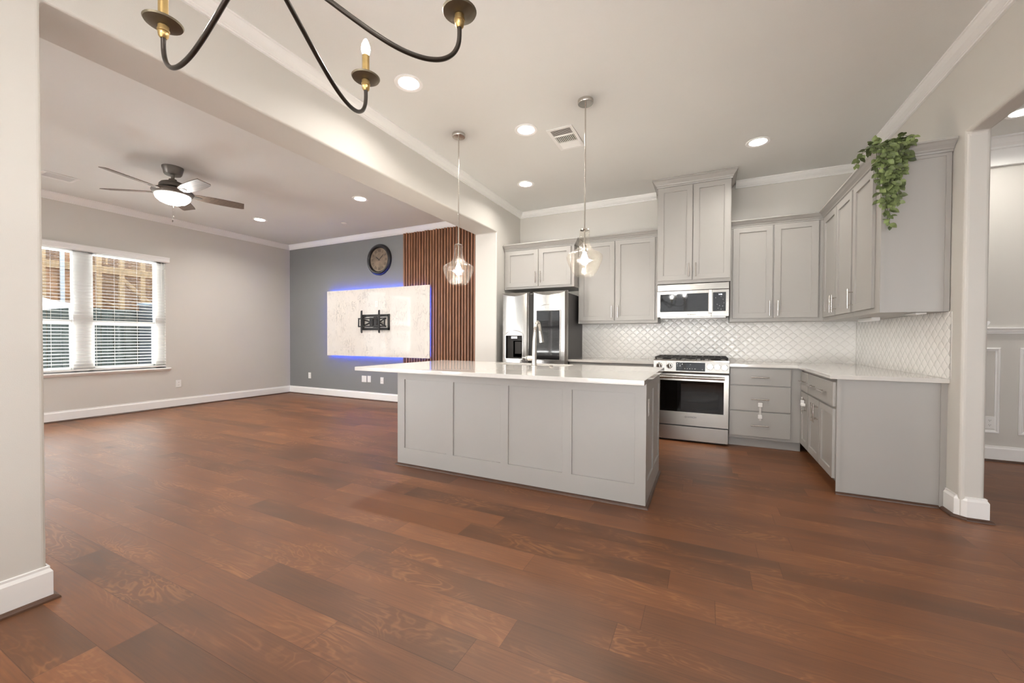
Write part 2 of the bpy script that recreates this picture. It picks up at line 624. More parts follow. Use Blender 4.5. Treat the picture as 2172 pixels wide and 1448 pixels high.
        for i in range(len(xs)-1):
            for j in range(len(zs)-1):
                yy = y+depth if hole(i, j) else y
                a, b, c, d = xs[i], xs[i+1], zs[j], zs[j+1]
                s.quad((a, yy, c), (b, yy, c), (b, yy, d), (a, yy, d))
                if hole(i, j):
                    if hole(i-1, j) is False:
                        s.quad((a, y, c), (a, yy, c), (a, yy, d), (a, y, d))
                    if hole(i+1, j) is False:
                        s.quad((b, yy, c), (b, y, c), (b, y, d), (b, yy, d))
                    if hole(i, j-1) is False:
                        s.quad((a, y, c), (b, y, c), (b, yy, c), (a, yy, c))
                    if hole(i, j+1) is False:
                        s.quad((a, yy, d), (b, yy, d), (b, y, d), (a, y, d))
        yb = y+thick
        s.quad((x0, y, z0), (x0, yb, z0), (x0, yb, z1), (x0, y, z1))
        s.quad((x1, y, z0), (x1, y, z1), (x1, yb, z1), (x1, yb, z0))
        s.quad((x0, y, z0), (x1, y, z0), (x1, yb, z0), (x0, yb, z0))
        s.quad((x0, y, z1), (x0, yb, z1), (x1, yb, z1), (x1, y, z1))
        s.quad((x0, yb, z0), (x0, yb, z1), (x1, yb, z1), (x1, yb, z0))
        return s

    def build(s, name, material, parent=None, local=False, bevel=0.0, seg=2, kind=None, merge=True):
        me = bpy.data.meshes.new(name)
        inv = None
        if parent is not None and not local:
            inv = root_matrix(parent).inverted()
        vs = [(inv @ p) if inv is not None else p for p in s.v]
        me.from_pydata([tuple(p) for p in vs], [], s.f)
        for p, sm in zip(me.polygons, s.sm):
            p.use_smooth = sm
        bm = bmesh.new()
        bm.from_mesh(me)
        if merge:
            bmesh.ops.remove_doubles(bm, verts=[v for v in bm.verts if not any(fc.smooth for fc in v.link_faces)], dist=1e-5)
        bmesh.ops.recalc_face_normals(bm, faces=bm.faces)
        bm.to_mesh(me)
        bm.free()
        me.materials.append(material)
        o = bpy.data.objects.new(name, me)
        COL.objects.link(o)
        if parent is not None:
            o.parent = parent
        if bevel:
            b = o.modifiers.new('bevel', 'BEVEL')
            b.width = bevel
            b.segments = seg
            b.limit_method = 'ANGLE'
            b.angle_limit = math.radians(40)
            b.harden_normals = False
        if kind:
            o['kind'] = kind
        return o


ROOTM = {}


def root_matrix(o):
    while o.parent is not None:
        o = o.parent
    return ROOTM.get(o.name, Matrix.Identity(4))


def thing(name, label, cat, loc=(0, 0, 0), rotz=0.0, group=None):
    o = bpy.data.objects.new(name, None)
    o.empty_display_size = 0.1
    COL.objects.link(o)
    m = Matrix.Translation(Vector(loc)) @ Matrix.Rotation(rotz, 4, 'Z')
    o.location = loc
    o.rotation_euler = (0, 0, rotz)
    ROOTM[o.name] = m
    tag(o, label, cat, group)
    return o


def tag(o, label, cat, group=None):
    o['label'] = label
    o['category'] = cat
    if group:
        o['group'] = group
    return o


def struct(mb, name, material, **k):
    return mb.build(name, material, None, kind='structure', **k)


def dup(root, loc, rotz, label):
    r = root.copy(); COL.objects.link(r)
    r.location = loc
    r.rotation_euler = (0, 0, rotz)
    r['label'] = label
    ROOTM[r.name] = Matrix.Translation(Vector(loc)) @ Matrix.Rotation(rotz, 4, 'Z')
    for ch in list(root.children):
        c = ch.copy(); COL.objects.link(c); c.parent = r
        for g in list(ch.children):
            d = g.copy(); COL.objects.link(d); d.parent = c
    return r


def text_mesh(txt, size, extrude=0.0005):
    cu = bpy.data.curves.new('lettering', 'FONT')
    cu.body = txt
    cu.size = size
    cu.extrude = extrude
    cu.align_x = 'CENTER'
    cu.align_y = 'CENTER'
    o = bpy.data.objects.new('lettering', cu)
    COL.objects.link(o)
    dg = bpy.context.evaluated_depsgraph_get()
    me = o.evaluated_get(dg).to_mesh()
    vs = [v.co.copy() for v in me.vertices]
    fs = [tuple(p.vertices) for p in me.polygons]
    o.evaluated_get(dg).to_mesh_clear()
    bpy.data.objects.remove(o)
    bpy.data.curves.remove(cu)
    return vs, fs


def put_text(mb, txt, size, c, sx=1.0, rot=0.0):
    """lettering standing in the xz plane, read from -y"""
    vs, fs = text_mesh(txt, size)
    out = []
    for v in vs:
        x, z = v.x*sx, v.y
        if rot:
            x, z = x*math.cos(rot)-z*math.sin(rot), x*math.sin(rot)+z*math.cos(rot)
        out.append((c[0]+x, c[1]-v.z, c[2]+z))
    mb.add(out, fs)
    return mb


# ================================================================== SETTING
FLOOR = floor_material()
MARBLE = marble_material()
struct(MB().box(XL-0.15, XE+0.15, YF-0.15, 5.74, -0.12, 0.0), 'floor', FLOOR)
struct(MB().box(XL-0.15, XE+0.15, YF-0.15, 5.74, ZC, ZC+0.2), 'ceiling', CEIL)

# left wall of the living room, with the window opening
WY0, WY1, WZ0, WZ1 = 1.47, 3.365, 0.655, 2.36
m = MB()
m.box(XL-0.15, XL, YF-0.15, WY0, -0.05, 3.1)
m.box(XL-0.15, XL, WY1, YB+0.15, -0.05, 3.1)
m.box(XL-0.15, XL, WY0, WY1, -0.05, WZ0)
m.box(XL-0.15, XL, WY0, WY1, WZ1, 3.1)
struct(m, 'wall_left', WALL)
struct(MB().box(XL, XK2-0.0005, YB, YB+0.2, -0.05, 3.1), 'wall_back', GREYWALL)
struct(MB().box(XK+0.0005, XR-0.0005, YK, YK+0.15, -0.05, 3.1), 'wall_kitchen', WALL)
U_part = [(YF, -0.05), (0.677, -0.05), (0.677, 2.595), (4.83, 2.595), (4.83, -0.05), (5.737, -0.05), (5.737, 3.1), (YF, 3.1)]
struct(MB().prism(U_part, 0, XK2, XK), 'wall_partition', WALL, bevel=0.016, seg=4)
U_right = [(YF, -0.05), (-0.6, -0.05), (-0.6, 2.471), (3.578, 2.471), (3.578, -0.05), (5.737, -0.05), (5.737, 3.1), (YF, 3.1)]
struct(MB().prism(U_right, 0, XR, XR2), 'wall_right', WALL, bevel=0.022, seg=4)
struct(MB().box(XR2+0.0005, XE+0.15, YE, YE+0.15, -0.05, 3.1), 'wall_side_room_back', WALL)
struct(MB().box(XE, XE+0.15, YF, YE, -0.05, 3.1), 'wall_side_room_right', WALL)


def holed_wall(x0, x1, holes):
    m = MB()
    xs = sorted({x0, x1} | {h[0] for h in holes} | {h[1] for h in holes})
    for a, b in zip(xs[:-1], xs[1:]):
        hs = [h for h in holes if h[0] <= a and b <= h[1]]
        if hs:
            m.box(a, b, YF-0.15, YF, -0.05, hs[0][2])
            m.box(a, b, YF-0.15, YF, hs[0][3], 3.1)
        else:
            m.box(a, b, YF-0.15, YF, -0.05, 3.1)
    return m


FRONT = [(-7.3, -5.45, 0.35, 2.6), (-5.25, -3.4, 0.35, 2.6), (-2.35, 1.25, 0.35, 2.6), (2.6, 4.6, 0.65, 2.35)]
struct(holed_wall(XL, XE, FRONT), 'wall_front', WALL)
for k, (a, b, c, d) in enumerate(FRONT):
    fm = MB()
    for (p, q) in ((a, a+0.05), (b-0.05, b), ((a+b)/2-0.04, (a+b)/2+0.04)):
        fm.box(p, q, YF-0.11, YF-0.05, c, d)
    mid = (c+d)/2
    for p in (c, d-0.05, mid-0.02):
        fm.box(a, b, YF-0.11, YF-0.05, p, p+0.05)
    fo = struct(fm, 'window_%d' % (k+2), VINYL)
    if k == 3:
        continue
    sm_ = MB()
    zz = d-0.03
    while zz > c+0.03:
        sm_.add([(a, YF-0.045, zz+0.010), (b, YF-0.045, zz+0.010), (b, YF+0.002, zz-0.010), (a, YF+0.002, zz-0.010)], [(0, 1, 2, 3)])
        zz -= 0.046
    sm_.build('blind_slats', BLINDM, fo)

# tall crown mouldings
CROWN = [(0, 3.051), (0.078, 3.051), (0.078, 3.041), (0.070, 3.038), (0.063, 3.026), (0.050, 3.010), (0.033, 2.998), (0.024, 2.993), (0.024, 2.988), (0.016, 2.984), (0.016, 2.974), (0, 2.974)]
struct(MB().sweep([(XR, YF), (XR, YK), (0.297, YK)], CROWN), 'trim_1', TRIM)
struct(MB().sweep([(-0.607, YK), (XK, YK), (XK, YF)], CROWN), 'trim_2', TRIM)
LCROWN = [(o, z-0.012 if z < 3.0 else z) for o, z in CROWN]
struct(MB().sweep([(XK2, 4.0), (XK2, YB), (XL, YB), (XL, YF)], LCROWN), 'trim_3', TRIM)
SCROWN = [(0, 3.051), (0.10, 3.051), (0.10, 3.038), (0.086, 3.028), (0.06, 2.99), (0.035, 2.972), (0.03, 2.955), (0.018, 2.95), (0.018, 2.815), (0.03, 2.81), (0.03, 2.795), (0.018, 2.79), (0, 2.79)]
struct(MB().sweep([(XE, YF), (XE, YE), (XR2, YE), (XR2, 3.7)], SCROWN), 'trim_4', TRIM)

# baseboards with brown shoe moulding
BASE = [(0, 0), (0.015, 0), (0.015, 0.122), (0.011, 0.130), (0.0075, 0.136), (0.0075, 0.146), (0, 0.148)]
SHOEP = [(0.015, 0), (0.034, 0), (0.0325, 0.008), (0.027, 0.015), (0.020, 0.0185), (0.015, 0.0195)]
paths = {
    'left': [(-4.785, YB), (XL, YB), (XL, YF)],
    'pillar': [(XK2, YF), (XK2, 0.677), (XK, 0.677), (XK, YF)],
    'stub': [(XK, 4.86), (XK, 4.83), (XK2, 4.83), (XK2, 5.44)],
    'column': [(XR2, YE-0.02), (XR2, 3.578), (XR+0.036, 3.578), (XR, 3.612), (XR, 3.735)],
    'side_room': [(XE, YF), (XE, YE), (XR2+0.02, YE)],
}
for k, (nm, p) in enumerate(paths.items()):
    struct(MB().sweep(p, BASE), 'baseboard_'+nm, TRIM)
    struct(MB().sweep(p, SHOEP), 'trim_%d' % (k+5), SHOE)

# side room wainscot: chair rail and picture-frame mouldings
RAIL = [(0, 1.215), (0.012, 1.215), (0.014, 1.228), (0.022, 1.236), (0.022, 1.246), (0.030, 1.254), (0.034, 1.266), (0.030, 1.274), (0, 1.276)]
struct(MB().sweep([(XE, YF), (XE, YE), (XR2, YE), (XR2, 3.64)], RAIL), 'trim_10', TRIM)
m = MB()
FP = [(0, 0), (0.010, 0), (0.018, 0.008), (0.018, 0.016), (0.008, 0.024), (0.006, 0.032), (0, 0.034)]
for fx0, fx1 in ((1.76, 2.505), (2.63, 3.38), (3.505, 4.25), (4.375, 5.12)):
    z0, z1 = 0.265, 1.082
    # four mitred rails
    corners = [(fx0, z0), (fx1, z0), (fx1, z1), (fx0, z1)]
    inn = [(1, 1), (-1, 1), (-1, -1), (1, -1)]
    cols = []
    for (cx, cz), (sx, sz) in zip(corners, inn):
        base = len(m.v)
        for (o, wdt) in FP:
            m.v.append(Vector((cx+sx*wdt, YE-o, cz+sz*wdt)))
        cols.append(base)
    for i in range(4):
        a, b = cols[i], cols[(i+1) % 4]
        for j in range(len(FP)-1):
            m.f.append((a+j, b+j, b+j+1, a+j+1)); m.sm.append(False)
struct(m, 'trim_11', TRIM)

# ------------------------------------------------------------------ window of the living room
win = bpy.data.objects.new('window_1', None)
COL.objects.link(win)
win['kind'] = 'structure'
m = MB()
xo, xi = XL-0.13, XL-0.045
mul = (2.36, 2.478)
units = [(WY0, mul[0]), (mul[1], WY1)]
m.box(xo, xi, mul[0], mul[1], WZ0, WZ1)
for a, b in units:
    for c, d in ((a, a+0.055), (b-0.115 if b == WY1 else b-0.03, b)):
        m.box(xo, xi, c, d, WZ0, WZ1)
    m.box(xo, xi, a, b, WZ0, WZ0+0.045)
    m.box(xo, xi, a, b, WZ1-0.05, WZ1)
m.build('window_frame', VINYL, win, bevel=0.003)
m = MB()
for a, b in units:
    m.box(xo+0.02, xi-0.01, a, b, 1.318, 1.382)
    m.box(xo+0.02, xi-0.02, b-0.14 if b == WY1 else b-0.05, b-0.03, WZ0, 1.35)
    m.box(xo+0.02, xi-0.02, a+0.04, a+0.075, WZ0, 1.35)
    m.box(xo+0.02, xi-0.02, a, b, WZ0+0.03, WZ0+0.07)
m.build('window_sash', VINYL, win, bevel=0.002)
m = MB()
for a, b in units:
    m.box(xo+0.030, xo+0.034, a+0.02, b-0.02, WZ0+0.02, WZ1-0.02)
m.build('window_pane', GLASSW, win)
m = MB()
m.prism([(XL-0.15, WZ0), (XL+0.045, WZ0), (XL+0.052, WZ0-0.012), (XL+0.046, WZ0-0.026), (XL+0.03, WZ0-0.03), (XL+0.018, WZ0-0.048), (XL, WZ0-0.05), (XL-0.15, WZ0-0.05)], 1, WY0-0.05, 3.415)
m.v = [Vector((p.x, p.y, p.z)) for p in m.v]
m.build('window_sill', TRIM, win, bevel=0.002)

blind = thing('window_blind', 'white horizontal slat blind with open slats hanging in the living room window', 'blind', (XL, 2.42, WZ1))
MB().prism([(XL+0.002, 2.332), (XL+0.062, 2.336), (XL+0.070, 2.345), (XL+0.070, 2.385), (XL+0.078, 2.397), (XL+0.078, 2.412), (XL+0.002, 2.412)], 1, WY0-0.02, 3.392).build('valance', VINYL, blind)
m = MB()
zz = 2.315
while zz > 0.72:
    m.add([(XL-0.036, WY0+0.006, zz+0.004), (XL+0.014, WY0+0.006, zz-0.002), (XL+0.014, WY1-0.004, zz-0.002), (XL-0.036, WY1-0.004, zz+0.004),
           (XL-0.036, WY0+0.006, zz+0.0068), (XL+0.014, WY0+0.006, zz+0.0008), (XL+0.014, WY1-0.004, zz+0.0008), (XL-0.036, WY1-0.004, zz+0.0068)],
          [(0, 3, 2, 1), (4, 5, 6, 7), (0, 1, 5, 4), (1, 2, 6, 5), (2, 3, 7, 6), (3, 0, 4, 7)])
    zz -= 0.0455
m.build('blind_slats', BLINDM, blind)
MB().box(XL-0.036, XL+0.014, WY0+0.006, WY1-0.004, 0.675, 0.695).build('bottom_rail', BLINDM, blind, bevel=0.003)
for yc in (1.66, 2.105, 2.30, 2.545, 2.74, 3.0, 3.24):
    MB().tube([(XL+0.016, yc, 2.33), (XL+0.016, yc, 0.69)], 0.0022, 6).build('ladder_cord', BLINDM, blind)
MB().tube([(XL+0.03, 3.30, 2.33), (XL+0.03, 3.30, 1.75), (XL+0.03, 3.298, 1.70)], [0.003, 0.003, 0.006], 8).build('tilt_cord', BLINDM, blind)

# ------------------------------------------------------------------ tiled backsplash
def tiles(u0, u1, v0, v1, fn, name, steps=((None),)):
    W, H, b = 0.0945, 0.088, 0.005
    bm = bmesh.new()

    def edge(p, q, n=5, bulge=b):
        out = []
        dx, dy = q[0]-p[0], q[1]-p[1]
        L = math.hypot(dx, dy)
        nx, ny = -dy/L, dx/L
        for i in range(n):
            t = i/n
            k = bulge*4*t*(1-t)
            out.append((p[0]+dx*t+nx*k, p[1]+dy*t+ny*k))
        return out
    A, B, C, D = (-W/2, 0), (0, H/2), (W/2, 0), (0, -H/2)
    # upper edges bow outwards, lower edges follow the neighbours' upper edges
    outl = edge(A, B, bulge=b)+edge(B, C, bulge=b)+edge(C, D, bulge=-b)+edge(D, A, bulge=-b)
    n = len(outl)
    rings = ((0.984, 0.0004), (0.955, 0.0016), (0.82, 0.0026), (0.45, 0.0034))
    r0 = int(math.floor((v0-H)/(H/2)))
    r1 = int(math.ceil((v1+H)/(H/2)))
    for r in range(r0, r1+1):
        cv = r*H/2
        off = (r % 2)*W/2
        k0 = int(math.floor((u0-W-off)/W))
        k1 = int(math.ceil((u1+W-off)/W))
        for k in range(k0, k1+1):
            cu = k*W+off
            tz = random.uniform(-0.0010, 0.0010)
            tw = random.uniform(-0.0010, 0.0010)
            vr = []
            for (sc, h) in rings:
                vr.append([bm.verts.new((cu+p[0]*sc, cv+p[1]*sc, h+(tz*p[0]+tw*p[1])/0.045*(h > 0))) for p in outl])
            cen = bm.verts.new((cu, cv, 0.0036))
            for a, c in zip(vr[:-1], vr[1:]):
                for i in range(n):
                    fc = bm.faces.new((a[i], a[(i+1) % n], c[(i+1) % n], c[i]))
                    fc.smooth = True
            for i in range(n):
                fc = bm.faces.new((vr[-1][i], vr[-1][(i+1) % n], cen))
                fc.smooth = True
    for co, no in (((u0, 0, 0), (-1, 0, 0)), ((u1, 0, 0), (1, 0, 0)), ((0, v0, 0), (0, -1, 0)), ((0, v1, 0), (0, 1, 0))):
        bmesh.ops.bisect_plane(bm, geom=bm.verts[:]+bm.edges[:]+bm.faces[:], plane_co=co, plane_no=no, clear_outer=True)
    for v in bm.verts:
        v.co = Vector(fn(v.co.x, v.co.y, v.co.z))
    bmesh.ops.recalc_face_normals(bm, faces=bm.faces)
    me = bpy.data.meshes.new(name)
    bm.to_mesh(me)
    bm.free()
    return me


def tile_wall(nm, meshes, grout):
    root = bpy.data.objects.new(nm, None)
    COL.objects.link(root)
    root['kind'] = 'structure'
    for me in meshes:
        me.materials.append(TILE)
        o = bpy.data.objects.new('tile_field', me)
        COL.objects.link(o)
        o.parent = root
    grout.build('tile_grout', GROUT, root)
    return root


CTZ = 0.889   # top of the wall counters
t1 = tiles(-1.60, -0.548, CTZ+0.001, 1.351, lambda u, v, h: (u, YK-0.004-h, v), 'tile_field')
t2 = tiles(-0.548, 0.236, CTZ+0.001, 1.43, lambda u, v, h: (u, YK-0.004-h, v), 'tile_field')
t3 = tiles(0.236, 1.465, CTZ+0.001, 1.351, lambda u, v, h: (u, YK-0.004-h, v), 'tile_field')
tile_wall('wall_tile_back', [t1, t2, t3], MB().box(-1.605, XR-0.001, YK-0.004, YK-0.0005, CTZ, 1.352).box(-0.546, 0.234, YK-0.004, YK-0.0005, 1.352, 1.44).box(-1.618, -1.603, YK-0.014, YK-0.0005, CTZ, 1.352))
t4 = tiles(3.705, 5.573, CTZ+0.001, 1.344, lambda u, v, h: (XR-0.004-h, u, v), 'tile_field')
tile_wall('wall_tile_right', [t4], MB().box(XR-0.004, XR-0.0005, 3.70, 5.583, CTZ, 1.344))

# ================================================================== CABINETS
def shaker(x0, x1, z0, z1, st=0.062):
    return MB().relief(x0, x1, z0, z1, [(x0+st, x1-st, z0+st*0.95, z1-st*0.9)], 0.012, y=-0.02, thick=0.0195)


def pull(mb, a, b, out=0.034, r=0.006):
    """bar pull between local points a and b on the front plane y=-0.02"""
    A, B = Vector(a), Vector(b)
    d = (B-A)
    y = Vector((0, -out, 0))
    mb.tube([A+y, B+y], r, 10)
    for t in (0.18, 0.82):
        p = A+d*t
        mb.tube([p, p+y], r*0.75, 8)
    return mb


def cabinet(name, label, loc, rotz, W, D, z0, z1, fronts, crown=None, toe=None, panel=None, group=None, body=None):
    T = thing(name, label, 'cabinet', loc, rotz, group)
    m = MB()
    if toe:
        m.box(0.0, W, 0, D, 0.10, z1)
    else:
        m.box(0, W, 0, D, z0, z1)
    if body:
        body(m)
    m.build('carcass', CAB, T, local=True, bevel=0.0012, seg=1)
    if toe:
        MB().box(toe[0], toe[1], 0.075, D, 0.0, 0.10).build('toe_kick', TOEK if toe[2] else CAB, T, local=True)
    for fr in fronts:
        x0, x1, a, b = fr['r']
        if fr['k'] == 'door':
            o = shaker(x0, x1, a, b).build('door', CAB, T, local=True, bevel=0.0012, seg=1)
        else:
            o = MB().box(x0, x1, -0.02, -0.0005, a, b).build('drawer_front', CAB, T, local=True, bevel=0.0025, seg=2)
        for h in fr.get('h', []):
            if h[0] == 'v':
                hm = pull(MB(), (h[1], -0.02, h[2]), (h[1], -0.02, h[3]))
            else:
                hm = pull(MB(), (h[2], -0.02, h[1]), (h[3], -0.02, h[1]))
            hm.build('handle', NICKEL, o, local=True)
    if panel:
        panel(T)
    if crown:
        MB().sweep(crown[0], crown[1]).build('crown', CAB, T)
    return T


def crown_profile(zb, zt, out):
    h = zt-zb
    return [(-0.004, zb), (0.010, zb), (0.012, zb+h*0.16), (0.020, zb+h*0.22), (0.024, zb+h*0.34), (0.040*out/0.062, zb+h*0.55), (0.052*out/0.062, zb+h*0.76), (out, zb+h*0.84), (out, zt), (-0.004, zt)]


GU = 'grey upper wall cabinets'
GB = 'grey base cabinets along the walls'
CP = crown_profile(2.418, 2.492, 0.066)
# above the refrigerator
cabinet('wall_cabinet', 'short two-door grey cabinet above the stainless refrigerator', (-2.575, 5.06, 0), 0, 1.012, 0.522, 1.832, 2.385,
        [dict(k='door', r=(0.030, 0.512, 1.862, 2.358), h=[('v', 0.482, 1.90, 2.055)]),
         dict(k='door', r=(0.526, 0.972, 1.862, 2.358), h=[('v', 0.556, 1.90, 2.055)])],
        crown=([(-1.563, 5.582), (-1.563, 5.06), (-2.575, 5.06)], crown_profile(2.372, 2.450, 0.066)), group=GU)
# left of the microwave
cabinet('wall_cabinet', 'two-door grey wall cabinet between refrigerator and microwave, behind a pendant', (-1.560, 5.257, 0), 0, 1.012, 0.325, 1.352, 2.425,
        [dict(k='door', r=(0.018, 0.480, 1.388, 2.412), h=[('v', 0.452, 1.425, 1.577)]),
         dict(k='door', r=(0.494, 0.976, 1.388, 2.412), h=[('v', 0.530, 1.425, 1.577)])],
        crown=([(-0.548, 5.257), (-1.560, 5.257)], CP), group=GU)
# tall one above the microwave
cabinet('wall_cabinet', 'tall two-door grey cabinet above the microwave, its crown touching the ceiling', (-0.546, 5.13, 0), 0, 0.780, 0.452, 1.806, 2.972,
        [dict(k='door', r=(0.010, 0.384, 1.845, 2.945), h=[('v', 0.350, 1.875, 2.03)]),
         dict(k='door', r=(0.394, 0.772, 1.845, 2.945), h=[('v', 0.424, 1.875, 2.03)])],
        crown=([(0.234, 5.582), (0.234, 5.13), (-0.546, 5.13), (-0.546, 5.582)], crown_profile(2.955, 3.048, 0.060)), group=GU)
# right of the microwave
cabinet('wall_cabinet', 'two-door grey wall cabinet right of the microwave, next to the corner', (0.236, 5.257, 0), 0, 0.872, 0.325, 1.352, 2.425,
        [dict(k='door', r=(0.026, 0.410, 1.390, 2.412), h=[('v', 0.384, 1.412, 1.575)]),
         dict(k='door', r=(0.424, 0.820, 1.390, 2.412), h=[('v', 0.460, 1.412, 1.575)])],
        crown=([(1.04, 5.257), (0.236, 5.257)], CP), group=GU)
# right wall, corner pair (local x runs towards the camera)
cabinet('wall_cabinet', 'two-door grey wall cabinet in the corner on the right wall', (1.11, 5.25, 0), -PI/2, 0.955, 0.3645, 1.346, 2.425,
        [dict(k='door', r=(0.035, 0.487, 1.385, 2.412), h=[('v', 0.452, 1.412, 1.575)]),
         dict(k='door', r=(0.497, 0.940, 1.385, 2.412), h=[('v', 0.530, 1.412, 1.575)])],
        crown=([(1.11, 4.292), (1.11, 5.257), (1.04, 5.257)], CP), group=GU)


def up_panel(T):
    # finished end facing the camera: local +x side
    m = MB().relief(0.0, 0.362, 1.346, 2.425, [(0.022, 0.335, 1.3465, 2.398)], 0.006, y=0.0, thick=0.01)
    # stand it on the end: local (x,y,z)->(0.565 + ... )
    m.v = [Vector((0.564-p.y, p.x, p.z)) for p in m.v]
    m.build('end_panel', CAB, T, local=True)


cabinet('wall_cabinet', 'single-door grey wall cabinet nearest the column, green ivy hanging over it', (1.11, 4.292, 0), -PI/2, 0.5535, 0.3645, 1.346, 2.425,
        [dict(k='door', r=(0.022, 0.462, 1.385, 2.412), h=[('v', 0.046, 1.412, 1.577)])],
        crown=([(1.475, 3.728), (1.11, 3.728), (1.11, 4.292)], CP), panel=up_panel, group=GU)

# base cabinets
BZ = 0.858
cabinet('base_cabinet', 'grey base cabinet between the refrigerator and the range', (-1.575, 4.92, 0), 0, 1.022, 0.66, 0, BZ,
        [dict(k='drawer', r=(0.02, 0.50, 0.67, 0.835), h=[('h', 0.75, 0.18, 0.34)]), dict(k='drawer', r=(0.51, 0.995, 0.67, 0.835), h=[('h', 0.75, 0.67, 0.83)]),
         dict(k='door', r=(0.02, 0.50, 0.12, 0.655), h=[('v', 0.47, 0.45, 0.605)]), dict(k='door', r=(0.51, 0.995, 0.12, 0.655), h=[('v', 0.54, 0.45, 0.605)])],
        toe=(0, 1.022, False), group=GB)
cabinet('base_cabinet', 'grey three-drawer base cabinet right of the range', (0.224, 4.92, 0), 0, 0.650, 0.66, 0, BZ,
        [dict(k='drawer', r=(0.006, 0.552, 0.668, 0.842), h=[('h', 0.755, 0.200, 0.361)]),
         dict(k='drawer', r=(0.006, 0.552, 0.398, 0.658), h=[('h', 0.525, 0.203, 0.361)]),
         dict(k='drawer', r=(0.006, 0.552, 0.128, 0.388), h=[('h', 0.250, 0.200, 0.360)])],
        toe=(0, 0.65, False), group=GB)
cabinet('base_cabinet', 'narrow grey base cabinet in the corner, white child lock on its door', (0.878, 4.918, 0), -PI/2, 0.333, 0.597, 0, BZ,
        [dict(k='drawer', r=(0.012, 0.322, 0.648, 0.832), h=[('h', 0.742, 0.108, 0.258)]),
         dict(k='door', r=(0.012, 0.322, 0.108, 0.632), h=[('v', 0.265, 0.445, 0.605)])],
        toe=(0.0, 0.333, True), group=GB)


def low_panel(T):
    m = MB().relief(0.0, 0.5985, 0.0, BZ, [(0.026, 0.566, 0.001, BZ-0.001)], 0.007, y=0.0, thick=0.012)
    m.v = [Vector((0.845-p.y, p.x, p.z)) for p in m.v]
    m.build('end_panel', CAB, T, local=True)
    sm = MB().prism([(0.845, 0.0), (0.863, 0.0), (0.861, 0.008), (0.856, 0.014), (0.845, 0.018)], 1, -0.004, 0.563)
    sm.build('shoe_moulding', SHOE, T, local=True)


cabinet('base_cabinet', 'grey base cabinet with wide drawer and two doors ending beside the column', (0.878, 4.584, 0), -PI/2, 0.8325, 0.597, 0, BZ,
        [dict(k='drawer', r=(0.010, 0.820, 0.648, 0.832), h=[('h', 0.738, 0.125, 0.285), ('h', 0.738, 0.50, 0.66)]),
         dict(k='door', r=(0.010, 0.410, 0.108, 0.632), h=[('v', 0.322, 0.443, 0.605)]),
         dict(k='door', r=(0.420, 0.820, 0.108, 0.632), h=[('v', 0.380, 0.443, 0.605)])],
        toe=(0.0, 0.8325, True), panel=low_panel, group=GB)

# countertops
m = MB().prism([(0.222, 4.872), (0.828, 4.872), (0.828, 3.712), (XR-0.001, 3.712), (XR-0.001, YK-0.001), (0.222, YK-0.001)], 2, BZ+0.001, CTZ)
tag(m.build('countertop', QUARTZ, None, bevel=0.0025), 'white L-shaped quartz countertop in the corner right of the range', 'countertop')
m = MB().box(-1.575, -0.5475, 4.872, YK-0.001, BZ+0.001, CTZ)
tag(m.build('countertop', QUARTZ, None, bevel=0.0025), 'short white quartz countertop between refrigerator and range', 'countertop')

# boxes under the upper cabinets
def under(loc, rot, label, w, h):
    T = thing('under_cabinet_light', label, 'light', loc, rot)
    MB().box(-w/2, w/2, -0.03, 0.03, -h, 0).build('housing', VINYL, T, local=True, bevel=0.003)
    MB().box(-w/2+0.01, w/2-0.01, -0.022, 0.022, -h-0.0015, -h).build('diffuser', VINYL, T, local=True)


under((1.30, 4.62, 1.345), -PI/2, 'slim white light bar under the corner wall cabinet', 0.34, 0.028)
under((1.36, 3.90, 1.345), -PI/2, 'slim white light bar under the wall cabinet with the ivy', 0.18, 0.010)

# ================================================================== ISLAND
IX0, IX1, IY0, IY1 = -2.525, -0.362, 2.821, 3.66
isl = thing('kitchen_island', 'grey panelled kitchen island under a white quartz top', 'island', ((IX0+IX1)/2, (IY0+IY1)/2, 0))
MB().box(IX0+0.02, IX1-0.02, IY0+0.02, IY0+0.04, 0.0, BZ).box(IX0+0.02, IX1-0.02, IY1-0.02, IY1, 0.0, BZ).box(IX0+0.02, IX0+0.04, IY0+0.04, IY1-0.02, 0.0, BZ).box(IX1-0.04, IX1-0.02, IY0+0.04, IY1-0.02, 0.0, BZ).box(IX0+0.04, IX1-0.04, IY0+0.04, IY1-0.02, 0.0, 0.1).build('carcass', CAB, isl)
hz = (0.158, 0.777)
m = MB().relief(IX0, IX1, 0.0, BZ, [(-2.446, -1.990, *hz), (-1.922, -1.470, *hz), (-1.402, -0.955, *hz), (-0.882, -0.436, *hz)], 0.011, y=IY0, thick=0.0195)
m.build('front_panel', CAB, isl, bevel=0.001, seg=1)
m = MB().relief(0.0, IY1-IY0-0.02, 0.0, BZ, [(0.072, 0.40, *hz), (0.462, 0.79, *hz)], 0.011, y=0.0, thick=0.0195)
mR = MB().add([(IX1-p.y, IY0+0.02+p.x, p.z) for p in m.v], m.f)
mR.build('side_panel', CAB, isl, bevel=0.001, seg=1)
mL = MB().add([(IX0+p.y, IY0+0.02+p.x, p.z) for p in m.v], m.f)
mL.build('side_panel', CAB, isl, bevel=0.001, seg=1)
sp = [(0, 0), (0.018, 0), (0.0165, 0.008), (0.011, 0.015), (0.004, 0.0185), (0, 0.019)]
MB().sweep([(IX1, IY1), (IX1, IY0), (IX0, IY0), (IX0, IY1)], sp).build('shoe_moulding', SHOE, isl)

# island top with the sink opening
IZ0, IZ1 = 0.8625, 0.8935
ox0, ox1, oy0, oy1 = -2.785, -0.342, 2.565, 3.86
sx0, sx1, sy0, sy1 = -1.93, -1.16, 3.515, 3.80


